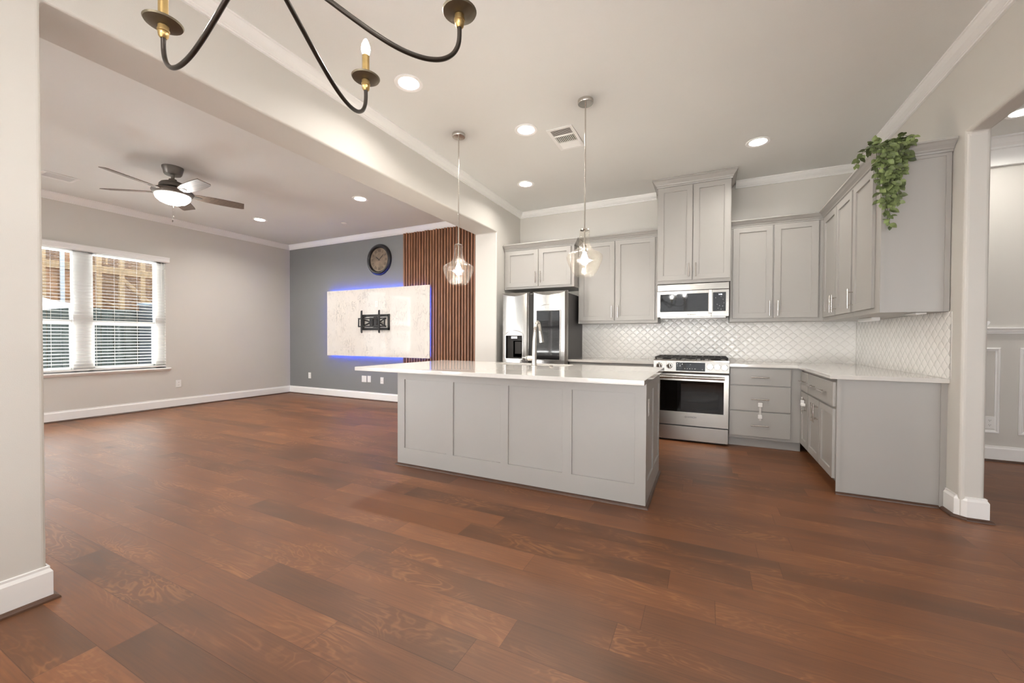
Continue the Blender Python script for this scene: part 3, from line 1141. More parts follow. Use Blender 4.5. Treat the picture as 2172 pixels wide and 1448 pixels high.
def rrect(x0, x1, y0, y1, r, n=6):
    out = []
    for cx, cy, a0 in ((x1-r, y0+r, -PI/2), (x1-r, y1-r, 0), (x0+r, y1-r, PI/2), (x0+r, y0+r, PI)):
        for k in range(n+1):
            a = a0+PI/2*k/n
            out.append((cx+r*math.cos(a), cy+r*math.sin(a)))
    return out


hole = rrect(sx0, sx1, sy0, sy1, 0.06)
bm = bmesh.new()
lo = [bm.verts.new((x, y, IZ1)) for x, y in ((ox0, oy0), (ox1, oy0), (ox1, oy1), (ox0, oy1))]
li = [bm.verts.new((x, y, IZ1)) for x, y in hole]
ed = [bm.edges.new((l[i], l[(i+1) % len(l)])) for l in (lo, li) for i in range(len(l))]
bmesh.ops.triangle_fill(bm, use_beauty=True, use_dissolve=False, edges=ed)
g = bmesh.ops.extrude_face_region(bm, geom=bm.faces[:])
bmesh.ops.translate(bm, vec=(0, 0, IZ0-IZ1), verts=[v for v in g['geom'] if isinstance(v, bmesh.types.BMVert)])
bmesh.ops.recalc_face_normals(bm, faces=bm.faces)
me = bpy.data.meshes.new('island_countertop')
bm.to_mesh(me)
bm.free()
me.materials.append(QUARTZ)
o = bpy.data.objects.new('island_countertop', me)
COL.objects.link(o)
bv = o.modifiers.new('bevel', 'BEVEL')
bv.width = 0.002; bv.segments = 2; bv.limit_method = 'ANGLE'; bv.angle_limit = math.radians(60)
tag(o, 'large white polished quartz top overhanging the grey island', 'countertop')

snk = thing('kitchen_sink', 'white undermount sink set into the island top behind the faucet', 'sink', ((sx0+sx1)/2, (sy0+sy1)/2, 0.7))
m = MB()
rings = [(0.012, IZ0-0.001), (-0.004, IZ0-0.001), (0.004, IZ0-0.03), (0.012, 0.70), (0.05, 0.678)]
loops = []
for d, z in rings:
    pts = rrect(sx0-0.004+d if d < 0.012 or z < 0.8 else sx0-0.02, sx1+0.004-d if d < 0.012 or z < 0.8 else sx1+0.02, sy0-0.004+d if d < 0.012 or z < 0.8 else sy0-0.02, sy1+0.004-d if d < 0.012 or z < 0.8 else sy1+0.02, 0.06)
    b0 = len(m.v)
    m.v += [Vector((x, y, z)) for x, y in pts]
    loops.append((b0, len(pts)))
for (a, n), (b, _) in zip(loops[:-1], loops[1:]):
    for i in range(n):
        m.f.append((a+i, a+(i+1) % n, b+(i+1) % n, b+i)); m.sm.append(False)
a, n = loops[-1]
m.f.append(tuple(range(a, a+n))); m.sm.append(False)
m.build('basin', WHITEP, snk)
MB().lathe([(0.0, 0.6795), (0.035, 0.6795), (0.042, 0.6815), (0.042, 0.6785)], ((sx0+sx1)/2, (sy0+sy1)/2, 0), 24).build('drain', CHROME, snk)

fau = thing('kitchen_faucet', 'tall brushed nickel pull-down faucet standing on the island top', 'faucet', (-1.45, 3.46, IZ1))
path = [(-1.45, 3.46, IZ1), (-1.45, 3.46, 1.0), (-1.448, 3.46, 1.12), (-1.443, 3.462, 1.20)]
rad = [0.024, 0.023, 0.021, 0.018]
for k in range(1, 11):
    a = PI*k/10*0.93
    path.append((-1.443+0.006*k/10, 3.462+0.056*(1-math.cos(a)), 1.20+0.105*math.sin(a)))
    rad.append(0.018-0.004*k/10)
MB().lathe([(0.030, 0), (0.030, 0.006), (0.024, 0.010)], (-1.45, 3.46, IZ1), 24).build('base', NICKEL, fau)
MB().tube(path, rad, 16).build('spout', NICKEL, fau)
e = path[-1]
hd = MB().tube([e, (e[0]+0.004, e[1]+0.004, e[2]-0.035), (e[0]+0.012, e[1]+0.008, 1.112)], [0.0145, 0.019, 0.024], 16)
hd.build('spray_head', NICKEL, fau)
lv = MB().tube([(-1.452, 3.458, 0.966), (-1.525, 3.446, 0.966)], 0.024, 18).build('valve', NICKEL, fau)
MB().tube([(-1.523, 3.446, 0.966), (-1.545, 3.443, 0.970), (-1.566, 3.440, 0.972)], [0.007, 0.0055, 0.005], 10).build('lever', NICKEL, lv, local=False)
MB().lathe([(0.026, -0.003), (0.026, 0.003)], (-1.512, 3.448, 0.966), 20, axis=0).build('ring', BLACK, lv)

b = thing('disposal_button', 'small round chrome button on the island top beside the faucet', 'button', (-1.272, 3.44, IZ1))
MB().lathe([(0.0, 0.012), (0.010, 0.012), (0.014, 0.010), (0.016, 0.006), (0.021, 0.004), (0.022, 0.0)], (-1.272, 3.44, IZ1), 20).build('cap', CHROME, b)

# ================================================================== REFRIGERATOR
fr = thing('refrigerator', 'stainless side-by-side refrigerator with water dispenser and dark glass door panel', 'refrigerator', (-2.02, 5.15, 0))
FX0, FX1 = -2.470, -1.566
MB().box(-2.455, -1.592, 4.845, 5.565, 0.02, 1.735).build('cabinet_body', DARKSTEEL, fr, bevel=0.004)
MB().box(-2.44, -1.60, 4.80, 4.848, 0.05, 1.72).build('door_gasket', SEAM, fr)


def fridge_door(x0, x1, z0, z1, hole=None):
    """bowed front, scooped top edge"""
    m = MB()
    xs = [x0+(x1-x0)*k/20 for k in range(21)]
    zs = [z0, z1]
    if hole:
        xs = sorted(set([x for x in xs if min(abs(x-hole[0]), abs(x-hole[1])) > 0.006] + [hole[0], hole[1]]))
        zs = [z0, hole[2], hole[3], z1]

    def fy(x):
        u = (x-(x0+x1)/2)/((x1-x0)/2)
        return 4.752+0.018*u*u+0.02*max(0, abs(u)-0.93)/0.07

    def top(x):
        u = (x-(x0+x1)/2)/((x1-x0)/2)
        return z1-0.004-0.052*max(0.0, 1-u*u)**0.85
    P = {}
    for x in xs:
        for j, z in enumerate(zs):
            P[x, j] = (x, fy(x), top(x) if j == len(zs)-1 else z)
    for a, b in zip(xs[:-1], xs[1:]):
        for j in range(len(zs)-1):
            if hole and j == 1 and hole[0] <= a and b <= hole[1]:
                continue
            m.add([P[a, j], P[b, j], P[b, j+1], P[a, j+1]], [(0, 1, 2, 3)], True)
        ta, tb = P[a, len(zs)-1], P[b, len(zs)-1]
        m.add([ta, tb, (b, 4.815, z1-0.012), (a, 4.815, z1-0.012)], [(0, 1, 2, 3)], True)
        m.add([(a, 4.815, z1-0.012), (b, 4.815, z1-0.012), (b, 4.835, z1), (a, 4.835, z1)], [(0, 1, 2, 3)])
        m.add([P[a, 0], P[b, 0], (b, 4.84, z0), (a, 4.84, z0)], [(0, 3, 2, 1)])
    for x in (x0, x1):
        m.add([P[x, 0], P[x, len(zs)-1], (x, 4.815, z1-0.012), (x, 4.835, z1), (x, 4.84, z0)], [(0, 1, 2, 3, 4)])
    m.quad((x0, 4.84, z0), (x1, 4.84, z0), (x1, 4.835, z1), (x0, 4.835, z1))
    return m


def weld_smooth(o):
    bm = bmesh.new()
    bm.from_mesh(o.data)
    bmesh.ops.remove_doubles(bm, verts=bm.verts, dist=2e-5)
    for e in bm.edges:
        if len(e.link_faces) == 2 and e.calc_face_angle(0) > math.radians(28):
            e.smooth = False
    bmesh.ops.recalc_face_normals(bm, faces=bm.faces)
    bm.to_mesh(o.data)
    bm.free()


H = (-2.398, -2.160, 0.885, 1.188)
dl = fridge_door(FX0, -2.086, 0.60, 1.757, H).build('door', STEEL, fr)
weld_smooth(dl)
dr = fridge_door(-2.030, FX1, 0.60, 1.757).build('door', STEEL, fr)
weld_smooth(dr)
for z0, z1 in ((0.33, 0.585), (0.06, 0.315)):
    o = fridge_door(FX0, FX1, z0, z1).build('drawer', STEEL, fr)
    weld_smooth(o)
# dispenser recess
m = MB()
for q in (((H[0], 4.757, H[2]), (H[0], 4.757, H[3]), (H[0], 4.83, H[3]), (H[0], 4.83, H[2])), ((H[1], 4.757, H[2]), (H[1], 4.757, H[3]), (H[1], 4.83, H[3]), (H[1], 4.83, H[2])),
          ((H[0], 4.757, H[3]), (H[1], 4.757, H[3]), (H[1], 4.83, H[3]), (H[0], 4.83, H[3])), ((H[0], 4.757, H[2]), (H[1], 4.757, H[2]), (H[1], 4.83, H[2]), (H[0], 4.83, H[2])),
          ((H[0], 4.83, H[2]), (H[1], 4.83, H[2]), (H[1], 4.83, H[3]), (H[0], 4.83, H[3]))):
    m.quad(*q)
m.build('dispenser_recess', BLACKG, dl)
m = MB()
for a, b, c, d in ((H[0]-0.008, H[1]+0.008, H[2]-0.010, H[2]), (H[0]-0.008, H[1]+0.008, H[3], H[3]+0.006), (H[0]-0.008, H[0], H[2], H[3]), (H[1], H[1]+0.008, H[2], H[3])):
    m.box(a, b, 4.746, 4.762, c, d)
m.build('dispenser_bezel', STEELH, dl, bevel=0.002)
m = MB().box(-2.335, -2.245, 4.775, 4.828, 1.145, 1.180)
m.build('dispenser_nozzle', NICKEL, dl, bevel=0.004)
m = MB()
for a, b, c, d in ((-2.315, -2.285, 0.93, 1.12), (-2.195, -2.175, 0.93, 1.12), (-2.315, -2.175, 0.90, 0.95), (-2.315, -2.175, 1.105, 1.122)):
    m.box(a, b, 4.80, 4.815, c, d)
m.build('dispenser_paddle', STEELH, dl, bevel=0.003)
# arched brow above the dispenser and above the glass panel
for (x0, x1, z, hgt, par) in ((H[0]-0.01, H[1]+0.01, H[3]+0.012, 0.055, dl), (-1.968, -1.640, 1.522, 0.060, dr)):
    m = MB()
    pts = []
    for k in range(17):
        u = -1+2*k/16
        pts.append((x0+(x1-x0)*(u+1)/2, 4.753+0.018*((x0+(x1-x0)*(u+1)/2-(-2.28 if par is dl else -1.80))/0.2)**2, z+hgt*(1-u*u)**0.7))
    m.tube(pts, 0.0045, 8)
    m.build('brow', STEELH, par)
m = MB().box(-1.955, -1.650, 4.748, 4.775, 0.885, 1.503)
m.build('glass_panel', BLACKG, dr, bevel=0.003)
m = MB()
for a, b, c, d in ((-1.964, -1.641, 0.872, 0.884), (-1.964, -1.641, 1.504, 1.510), (-1.964, -1.956, 0.884, 1.504), (-1.649, -1.641, 0.884, 1.504)):
    m.box(a, b, 4.744, 4.775, c, d)
m.build('panel_frame', STEELH, dr, bevel=0.002)

# ================================================================== RANGE
rg = thing('range', 'stainless slide-in gas range with black oven window and knobs', 'range', (-0.164, 5.2, 0))
RX0, RX1, RF = -0.545, 0.217, 4.86
MB().box(RX0, RX1, 4.905, 5.57, 0.03, 0.905).build('body', DARKSTEEL, rg, bevel=0.002)
MB().box(RX0+0.02, RX1-0.02, 4.93, 5.5, 0.0, 0.03).build('plinth', SEAM, rg)
m = MB().prism([(RF+0.002, 0.775), (RF-0.004, 0.785), (RF+0.010, 0.905), (RF+0.022, 0.918), (5.57, 0.918), (5.57, 0.905), (4.92, 0.900), (4.92, 0.775)], 0, RX0-0.004, RX1+0.004)
pn = m.build('control_panel', STEELH, rg, bevel=0.002)


def cpy(z):
    return RF-0.004+(z-0.785)/0.12*0.014


m = MB().add([(-0.308, cpy(0.797)-0.0015, 0.797), (-0.013, cpy(0.797)-0.0015, 0.797), (-0.013, cpy(0.89)-0.0015, 0.89), (-0.308, cpy(0.89)-0.0015, 0.89),
              (-0.308, cpy(0.797)+0.004, 0.797), (-0.013, cpy(0.797)+0.004, 0.797), (-0.013, cpy(0.89)+0.004, 0.89), (-0.308, cpy(0.89)+0.004, 0.89)],
             [(0, 1, 2, 3), (4, 7, 6, 5), (0, 4, 5, 1), (1, 5, 6, 2), (2, 6, 7, 3), (3, 7, 4, 0)])
ds = m.build('display', BLACKG, rg)
m = MB()
for (x, z, a, b) in ((-0.292, 0.874, 0.008, 0.010), (-0.268, 0.876, 0.010, 0.003), (-0.244, 0.872, 0.008, 0.012), (-0.266, 0.862, 0.006, 0.004), (-0.290, 0.850, 0.007, 0.007), (-0.266, 0.850, 0.009, 0.006),
                     (-0.215, 0.823, 0.010, 0.003), (-0.192, 0.822, 0.006, 0.008), (-0.166, 0.822, 0.006, 0.008), (-0.141, 0.821, 0.008, 0.005), (-0.113, 0.821, 0.011, 0.006), (-0.160, 0.868, 0.010, 0.002), (-0.040, 0.818, 0.004, 0.004)):
    m.box(x-a/2, x+a/2, cpy(z)-0.0022, cpy(z)-0.0014, z-b/2, z+b/2)
m.build('display_lettering', WHITEP, ds)
for x, z in ((-0.487, 0.852), (-0.378, 0.850), (0.035, 0.850), (0.105, 0.848), (0.176, 0.845)):
    y = cpy(z)
    k = MB().lathe([(0.033, -0.002), (0.033, -0.006), (0.028, -0.010)], (x, y, z), 28, axis=1).build('knob', NICKEL, rg)
    MB().lathe([(0.024, -0.009), (0.024, -0.020), (0.022, -0.036), (0.019, -0.040), (0.0, -0.040)], (x, y, z), 24, axis=1).build('dial', CHROME, k)
    a = 0.6 if x > 0 else -0.2
    g_ = MB()
    dx, dz = math.sin(a)*0.021, math.cos(a)*0.021
    px, pz = math.cos(a)*0.0065, -math.sin(a)*0.0065
    g_.prism([(x+dx+px, z+dz+pz), (x+dx-px, z+dz-pz), (x-dx-px, z-dz-pz), (x-dx+px, z-dz+pz)], 1, y-0.050, y-0.038)
    g_.build('grip', CHROME, k, bevel=0.002)
# oven door with window
m = MB()
OW = (-0.474, 0.171, 0.338, 0.687)
for a, b, c, d in ((RX0, RX1, OW[3], 0.762), (RX0, RX1, 0.190, OW[2]), (RX0, OW[0], OW[2], OW[3]), (OW[1], RX1, OW[2], OW[3])):
    m.box(a, b, RF, RF+0.035, c, d)
od = m.build('oven_door', STEELH, rg)
MB().box(OW[0], OW[1], RF+0.004, RF+0.007, OW[2], OW[3]).build('oven_window', GLASSO, od)
m = MB()
for a, b, c, d in ((OW[0], OW[1], OW[2], OW[2]+0.035), (OW[0], OW[1], OW[3]-0.035, OW[3]), (OW[0], OW[0]+0.055, OW[2], OW[3]), (OW[1]-0.055, OW[1], OW[2], OW[3])):
    m.box(a, b, RF+0.0075, RF+0.0095, c, d)
m.build('window_border', BLACKG, od)
m = MB()
m.quad((OW[0], RF+0.036, OW[2]), (OW[1], RF+0.036, OW[2]), (OW[1], RF+0.036, OW[3]), (OW[0], RF+0.036, OW[3]))
m.build('oven_back', mat('oven_enamel', (0.10, 0.085, 0.075, 1), 0.5, nscale=5, nvar=0.3), od)
m = MB()
for z in (0.455, 0.565):
    m.tube([(OW[0]+0.06, RF+0.026, z), (OW[1]-0.06, RF+0.026, z)], 0.004, 8)
m.build('oven_rack', NICKEL, od)
m = MB().box(OW[0]-0.008, OW[1]+0.010, RF-0.004, RF-0.0005, OW[2]-0.010, OW[2]-0.002)
m.build('window_trim', STEELH, od, bevel=0.001)
m = MB().tube([(-0.505, RF-0.045, 0.728), (0.178, RF-0.045, 0.728)], 0.0175, 18)
for x in (-0.487, 0.160):
    m.tube([(x, RF, 0.728), (x, RF-0.045, 0.728)], 0.012, 12)
m.build('handle', STEELH, od)
m = MB()
put_text(m, 'BOSCH', 0.026, (-0.140, RF-0.0008, 0.283), 1.05)
m.lathe([(0.0085, -0.0012), (0.0105, -0.0012)], (-0.203, RF, 0.283), 20, axis=1, cap=False)
m.box(-0.2045, -0.2015, RF-0.0012, RF-0.0002, 0.2755, 0.2905)
m.build('logo', BLACK, od)
o = MB().box(RX0, RX1, RF+0.002, RF+0.035, 0.022, 0.178).build('storage_drawer', STEELH, rg, bevel=0.0025)
# cooktop: burners and grates
for x, y in ((-0.42, 5.05), (-0.42, 5.38), (-0.164, 5.22), (0.09, 5.05), (0.09, 5.38)):
    MB().lathe([(0.05, 0.0), (0.05, 0.008), (0.036, 0.010), (0.036, 0.016), (0.0, 0.018)], (x, y, 0.918), 24).build('burner', IRON, rg)
for gx0, gx1 in ((-0.540, -0.290), (-0.286, -0.042), (-0.038, 0.212)):
    m = MB()
    y0, y1, zt = 4.925, 5.50, 0.948
    for a, b, c, d in ((gx0, gx1, y0, y0+0.014), (gx0, gx1, y1-0.014, y1), (gx0, gx0+0.012, y0, y1), (gx1-0.012, gx1, y0, y1)):
        m.box(a, b, c, d, zt-0.014, zt)
    for k in range(1, 4):
        x = gx0+(gx1-gx0)*k/4
        m.box(x-0.005, x+0.005, y0, y1, zt-0.012, zt+0.002)
    for y in (y0+0.19, y0+0.385):
        m.box(gx0, gx1, y-0.006, y+0.006, zt-0.012, zt)
    for x in (gx0, gx1-0.02):
        for y in (y0, y1-0.03):
            m.box(x, x+0.02, y, y+0.03, 0.9185, zt-0.012)
    m.build('grate', IRON, rg, bevel=0.003)

# ================================================================== MICROWAVE
mwv = thing('microwave', 'stainless over-the-range microwave hung under the tall cabinet', 'microwave', (-0.16, 5.3, 1.41))
MX0, MX1, MF = -0.540, 0.222, 5.12
MB().box(MX0, MX1, MF+0.03, YK-0.006, 1.412, 1.803).build('body', DARKSTEEL, mwv, bevel=0.002)
MB().box(MX0, MX1, MF+0.004, MF+0.031, 1.722, 1.797).build('vent_strip', STEELH, mwv, bevel=0.003)
dw = (-0.509, 0.012, 1.472, 1.683)
m = MB()
for a, b, c, d in ((MX0, 0.042, dw[3], 1.716), (MX0, 0.042, 1.413, dw[2]), (MX0, dw[0], dw[2], dw[3]), (dw[1], 0.042, dw[2], dw[3])):
    m.box(a, b, MF, MF+0.029, c, d)
md = m.build('door', STEELH, mwv)
MB().box(dw[0], dw[1], MF+0.002, MF+0.02, dw[2], dw[3]).build('door_window', BLACKG, md)
m = MB()
put_text(m, 'BOSCH', 0.017, (-0.150, MF-0.0006, 1.437), 1.25)
m.lathe([(0.0062, -0.001), (0.0078, -0.001)], (-0.200, MF, 1.437), 18, axis=1, cap=False)
m.box(-0.2011, -0.1989, MF-0.001, MF-0.0002, 1.4315, 1.4425)
m.build('logo', BLACK, md)
m = MB().box(0.016, 0.050, MF-0.046, MF-0.026, 1.446, 1.714)
m.box(0.020, 0.046, MF-0.030, MF, 1.452, 1.474).box(0.020, 0.046, MF-0.030, MF, 1.688, 1.710)
m.build('handle', NICKEL, md, bevel=0.005, seg=3)
pc = MB().box(0.045, MX1, MF, MF+0.029, 1.413, 1.716).build('control_panel', STEELH, mwv, bevel=0.002)
MB().box(0.058, 0.190, MF-0.001, MF+0.004, 1.470, 1.685).build('touch_pad', BLACKG, pc)
m = MB()
put_text(m, '1:46', 0.022, (0.134, MF-0.0016, 1.660))
m.build('clock_digits', DISP, pc)
m = MB()
for x, z, a in ((0.085, 1.62, 4), (0.14, 1.635, 3), (0.16, 1.60, 3), (0.10, 1.545, 5), (0.125, 1.53, 4), (0.155, 1.525, 6), (0.11, 1.50, 4), (0.14, 1.49, 5), (0.17, 1.56, 3)):
    m.box(x, x+a*0.001, MF-0.0015, MF-0.001, z, z+0.004)
m.build('keypad_lettering', WHITEP, pc)
MB().box(MX0+0.03, MX1-0.03, MF+0.06, YK-0.05, 1.402, 1.4125).build('underside_filter', NICKEL, mwv)

# ================================================================== CHILD LOCKS
lk = thing('cabinet_lock', 'white child lock strap joining the two lower drawers right of the range', 'lock', (0.51, 4.9, 0.345))
for z in (0.466, 0.343):
    MB().box(0.490, 0.530, 4.886, 4.8995, z-0.022, z+0.022).build('pad', WHITEP, lk, bevel=0.006, seg=3)
MB().box(0.500, 0.520, 4.893, 4.8985, 0.30, 0.470).build('strap', mat('strap_plastic', (0.6, 0.58, 0.56, 1), 0.4), lk, bevel=0.002)
lk = thing('cabinet_lock', 'white child lock clipped on a handle of the corner base cabinet', 'lock', (0.83, 4.62, 0.55))
MB().box(0.808, 0.842, 4.588, 4.640, 0.520, 0.548).build('clip', WHITEP, lk, bevel=0.006, seg=3)
MB().box(0.812, 0.838, 4.622, 4.650, 0.545, 0.575).build('catch', WHITEP, lk, bevel=0.005, seg=2)

# ================================================================== OUTLETS AND PLATES
def plate(label, c, rotz, w=0.073, h=0.118, kind='outlet', name='wall_outlet', cat='outlet'):
    T = thing(name, label, cat, c, rotz)
    MB().box(-w/2, w/2, -0.006, 0, -h/2, h/2).build('cover_plate', WHITEP, T, local=True, bevel=0.002)
    if kind == 'outlet':
        for z in (0.022, -0.022):
            m = MB().lathe([(0.0165, -0.0085), (0.0165, -0.005)], (0, 0, z), 20, axis=1)
            so = m.build('socket', WHITEP, T, local=True)
            m = MB()
            for x in (-0.006, 0.006):
                m.box(x-0.0012, x+0.0012, -0.0089, -0.0086, z-0.002, z+0.006)
            m.lathe([(0.0, -0.0089), (0.0026, -0.0089)], (0, 0, z-0.008), 10, axis=1, cap=False)
            m.build('slots', SLOT, so, local=True)
    elif kind == 'jack':
        m = MB().lathe([(0.0, -0.012), (0.0045, -0.012), (0.0045, -0.006)], (0, 0, -0.018), 12, axis=1)
        m.build('jack', NICKEL, T, local=True)
    elif kind == 'switch':
        MB().box(-0.017, 0.017, -0.009, -0.005, -0.034, 0.034).build('rocker', WHITEP, T, local=True, bevel=0.002)
    return T


plate('white outlet low on the grey wall near the left corner', (-7.217, YB-0.0005, 0.385), 0)
plate('wide blank white plate low on the grey wall, left of the paired plates', (-5.725, YB-0.0005, 0.385), 0, w=0.118, kind='blank', name='wall_plate', cat='plate')
plate('white switch plate low on the grey wall, right of the wide blank plate', (-5.600, YB-0.0005, 0.388), 0, w=0.080, kind='switch', name='wall_plate', cat='plate')
plate('white jack plate low on the grey wall, just left of the island', (-5.287, YB-0.0005, 0.376), 0, kind='jack', name='wall_plate', cat='plate')
plate('white outlet on the beige wall below the right end of the window', (XL+0.0005, 3.531, 0.383), PI/2)
plate('white outlet on the wainscot of the side room beside the column', (2.440, YE-0.0005, 0.365), 0)
plate('white outlet on the end of the kitchen island', (IX1+0.0005-0.0005+0.0115*0-0.0105, 2.995, 0.66), PI/2, w=0.072, h=0.118)

# ================================================================== LIVING ROOM WALL
# slatted walnut panel
sl = thing('slat_panel', 'floor-to-crown walnut slat wall panel beside the grey accent wall', 'wall panel', (-3.85, YB, 0))
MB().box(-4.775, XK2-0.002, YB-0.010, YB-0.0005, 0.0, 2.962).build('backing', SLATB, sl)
m = MB()
x = -4.770
k = 0
while x < XK2-0.04:
    d = 0.036+0.003*math.sin(k*2.3)
    m.box(x, x+0.034, YB-d, YB-0.0095, 0.001, 2.965+0.004*math.sin(k*1.7))
    x += 0.0572
    k += 1
m.build('slats', SLATW, sl, bevel=0.003, seg=1)

# marble TV panel with blue LED strip behind
tvp = thing('marble_panel', 'white grey-veined marble panel on the wall, glowing blue at its edges', 'wall panel', (-5.39, YB, 1.42))
PX0, PX1, PZ0, PZ1 = -6.615, -4.166, 0.808, 2.040
MB().box(PX0, PX1, 5.42, 5.442, PZ0, PZ1).build('slab', MARBLE, tvp, bevel=0.001, seg=1)
m = MB()
for a, b, c, d in ((PX0+0.05, PX1-0.05, PZ0+0.05, PZ0+0.09), (PX0+0.05, PX1-0.05, PZ1-0.09, PZ1-0.05), (PX0+0.05, PX0+0.09, PZ0+0.09, PZ1-0.09), (PX1-0.09, PX1-0.05, PZ0+0.09, PZ1-0.09)):
    m.box(a, b, 5.4425, 5.456, c, d)
m.build('frame', BLACK, tvp)
m = MB()
for a, b, c, d in ((PX0+0.04, PX1-0.04, PZ0+0.040, PZ0+0.049), (PX0+0.04, PX1-0.04, PZ1-0.049, PZ1-0.040), (PX0+0.040, PX0+0.049, PZ0+0.05, PZ1-0.05), (PX1-0.049, PX1-0.040, PZ0+0.05, PZ1-0.05)):
    m.box(a, b, 5.4425, 5.4445, c, d)
m.build('led_strip', LEDB, tvp)
m = MB()
for bx in (-6.2, -5.4, -4.95):
    m.box(bx-0.03, bx+0.03, 5.4625, YB-0.0005, 1.0, 1.9)
m.build('standoff', BLACK, tvp)
plate('white outlet on the marble panel above the TV bracket', (-5.335, 5.4195, 1.755), 0, w=0.07, h=0.115, kind='outlet')

# TV bracket
mt = thing('tv_bracket', 'empty black articulated TV bracket on the marble panel', 'bracket', (-5.35, 5.42, 1.43))
m = MB()
for a, b, c, d in ((-5.665, -5.030, 1.530, 1.570), (-5.665, -5.030, 1.290, 1.330), (-5.665, -5.635, 1.290, 1.570), (-5.060, -5.030, 1.290, 1.570)):
    m.box(a, b, 5.392, 5.4195, c, d)
m.build('wall_frame', BLACK, mt, bevel=0.003)
m = MB()
for a, b, c, d in ((-5.725, -5.09, 1.485, 1.507), (-5.725, -5.09, 1.345, 1.367), (-5.725, -5.705, 1.345, 1.507), (-5.11, -5.09, 1.345, 1.507)):
    m.box(a, b, 5.352, 5.368, c, d)
m.build('tilt_frame', BLACK, mt, bevel=0.003)
m = MB().box(-5.455, -5.375, 5.36, 5.405, 1.345, 1.515).box(-5.375, -5.29, 5.375, 5.395, 1.335, 1.525)
m.build('swivel_block', BLACK, mt, bevel=0.004)
for a, b in (((-5.60, 5.395, 1.47), (-5.43, 5.372, 1.43)), ((-5.60, 5.395, 1.38), (-5.43, 5.372, 1.43)), ((-5.10, 5.395, 1.50), (-5.30, 5.375, 1.40)), ((-5.10, 5.395, 1.35), (-5.30, 5.375, 1.45))):
    MB().tube([a, b], 0.013, 8).build('arm', BLACK, mt)
for x in (-5.630, -5.210):
    MB().prism([(5.352, 1.235), (5.338, 1.245), (5.330, 1.44), (5.338, 1.635), (5.352, 1.645)], 0, x-0.017, x+0.017).build('rail', BLACK, mt, bevel=0.002)

# wall clock
ck = thing('wall_clock', 'round wall clock with black rim and antique brown Roman dial', 'clock', (-5.342, YB, 2.562))
cc = (-5.342, YB, 2.562)
RIM = mat('black_clock_rim', (0.016, 0.016, 0.018, 1), 0.3)
MB().lathe([(0.282, -0.0005), (0.282, -0.020), (0.272, -0.040), (0.252, -0.052), (0.232, -0.050), (0.222, -0.040), (0.214, -0.028), (0.212, -0.014), (0.0, -0.012)], cc, 56, axis=1, cap=False).build('rim', RIM, ck)
FACE = mat('antique_dial', (0.20, 0.150, 0.105, 1), 0.45, nscale=7, nvar=0.45)
MB().lathe([(0.0, -0.016), (0.211, -0.016), (0.211, -0.0125)], cc, 48, axis=1, cap=False).build('dial', FACE, ck)
m = MB()
NUM = mat('dial_ink', (0.045, 0.032, 0.022, 1), 0.6)
for k, s_ in enumerate(('XII', 'I', 'II', 'III', 'IIII', 'V', 'VI', 'VII', 'VIII', 'IX', 'X', 'XI')):
    a = 2*PI*k/12
    put_text(m, s_, 0.068, (cc[0]+0.158*math.sin(a), YB-0.0165, cc[2]+0.158*math.cos(a)), 0.8, rot=-a)
m.build('numerals', NUM, ck)
for ang, ln_, wd, nm in ((math.radians(305), 0.105, 0.008, 'hour_hand'), (math.radians(50), 0.135, 0.005, 'minute_hand')):
    dx, dz = math.sin(ang), math.cos(ang)
    px, pz = dz, -dx
    m = MB()
    m.prism([(cc[0]-dx*0.03+px*wd*0.6, cc[2]-dz*0.03+pz*wd*0.6), (cc[0]-dx*0.03-px*wd*0.6, cc[2]-dz*0.03-pz*wd*0.6), (cc[0]+dx*ln_*0.7-px*wd, cc[2]+dz*ln_*0.7-pz*wd), (cc[0]+dx*ln_, cc[2]+dz*ln_), (cc[0]+dx*ln_*0.7+px*wd, cc[2]+dz*ln_*0.7+pz*wd)], 1, YB-0.022, YB-0.020)
    m.build(nm, BLACK, ck)

# ================================================================== CEILING FIXTURES
WARM = (1.0, 0.95, 0.88)


def downlight(loc, label):
    T = thing('recessed_light', label, 'ceiling light', loc, 0, 'recessed ceiling lights')
    MB().lathe([(0.074, -0.002), (0.080, -0.005), (0.088, -0.006), (0.100, -0.008), (0.104, -0.006), (0.105, 0.0)], (0, 0, 0), 40, cap=False).build('trim_ring', TRIM, T, local=True)
    MB().lathe([(0.0, -0.0035), (0.075, -0.0035)], (0, 0, 0), 36, cap=False).build('lens', LENS, T, local=True)
    return T


def can_lamp(loc, p=4.7):
    l = bpy.data.lights.new('downlight_lamp', 'AREA')
    l.shape = 'DISK'
    l.size = 0.13
    l.energy = p
    l.color = WARM
    l.spread = math.radians(150)
    o = bpy.data.objects.new('downlight_lamp', l)
    o.location = (loc[0], loc[1], loc[2]-0.012)
    COL.objects.link(o)


DL = [(-2.019, 2.373, 'recessed ceiling light nearest the chandelier, largest in view'),
      (-1.499, 3.361, 'recessed ceiling light beside the square kitchen vent'),
      (-2.024, 4.531, 'recessed ceiling light above the refrigerator side of the kitchen'),
      (0.426, 4.527, 'recessed ceiling light in front of the wall cabinets right of the microwave'),
      (-4.283, 4.044, 'recessed ceiling light in the living room nearer the slat panel'),
      (-6.515, 4.064, 'recessed ceiling light in the living room nearer the left corner'),
      (2.345, 4.872, 'recessed ceiling light in the side room beyond the column')]
first = None
for x, y, lb in DL:
    if first is None:
        first = downlight((x, y, ZC-0.0005), lb)
    else:
        dup(first, (x, y, ZC-0.0005), 0, lb)
    can_lamp((x, y, ZC), 14.0 if x < -4 else 6.0)


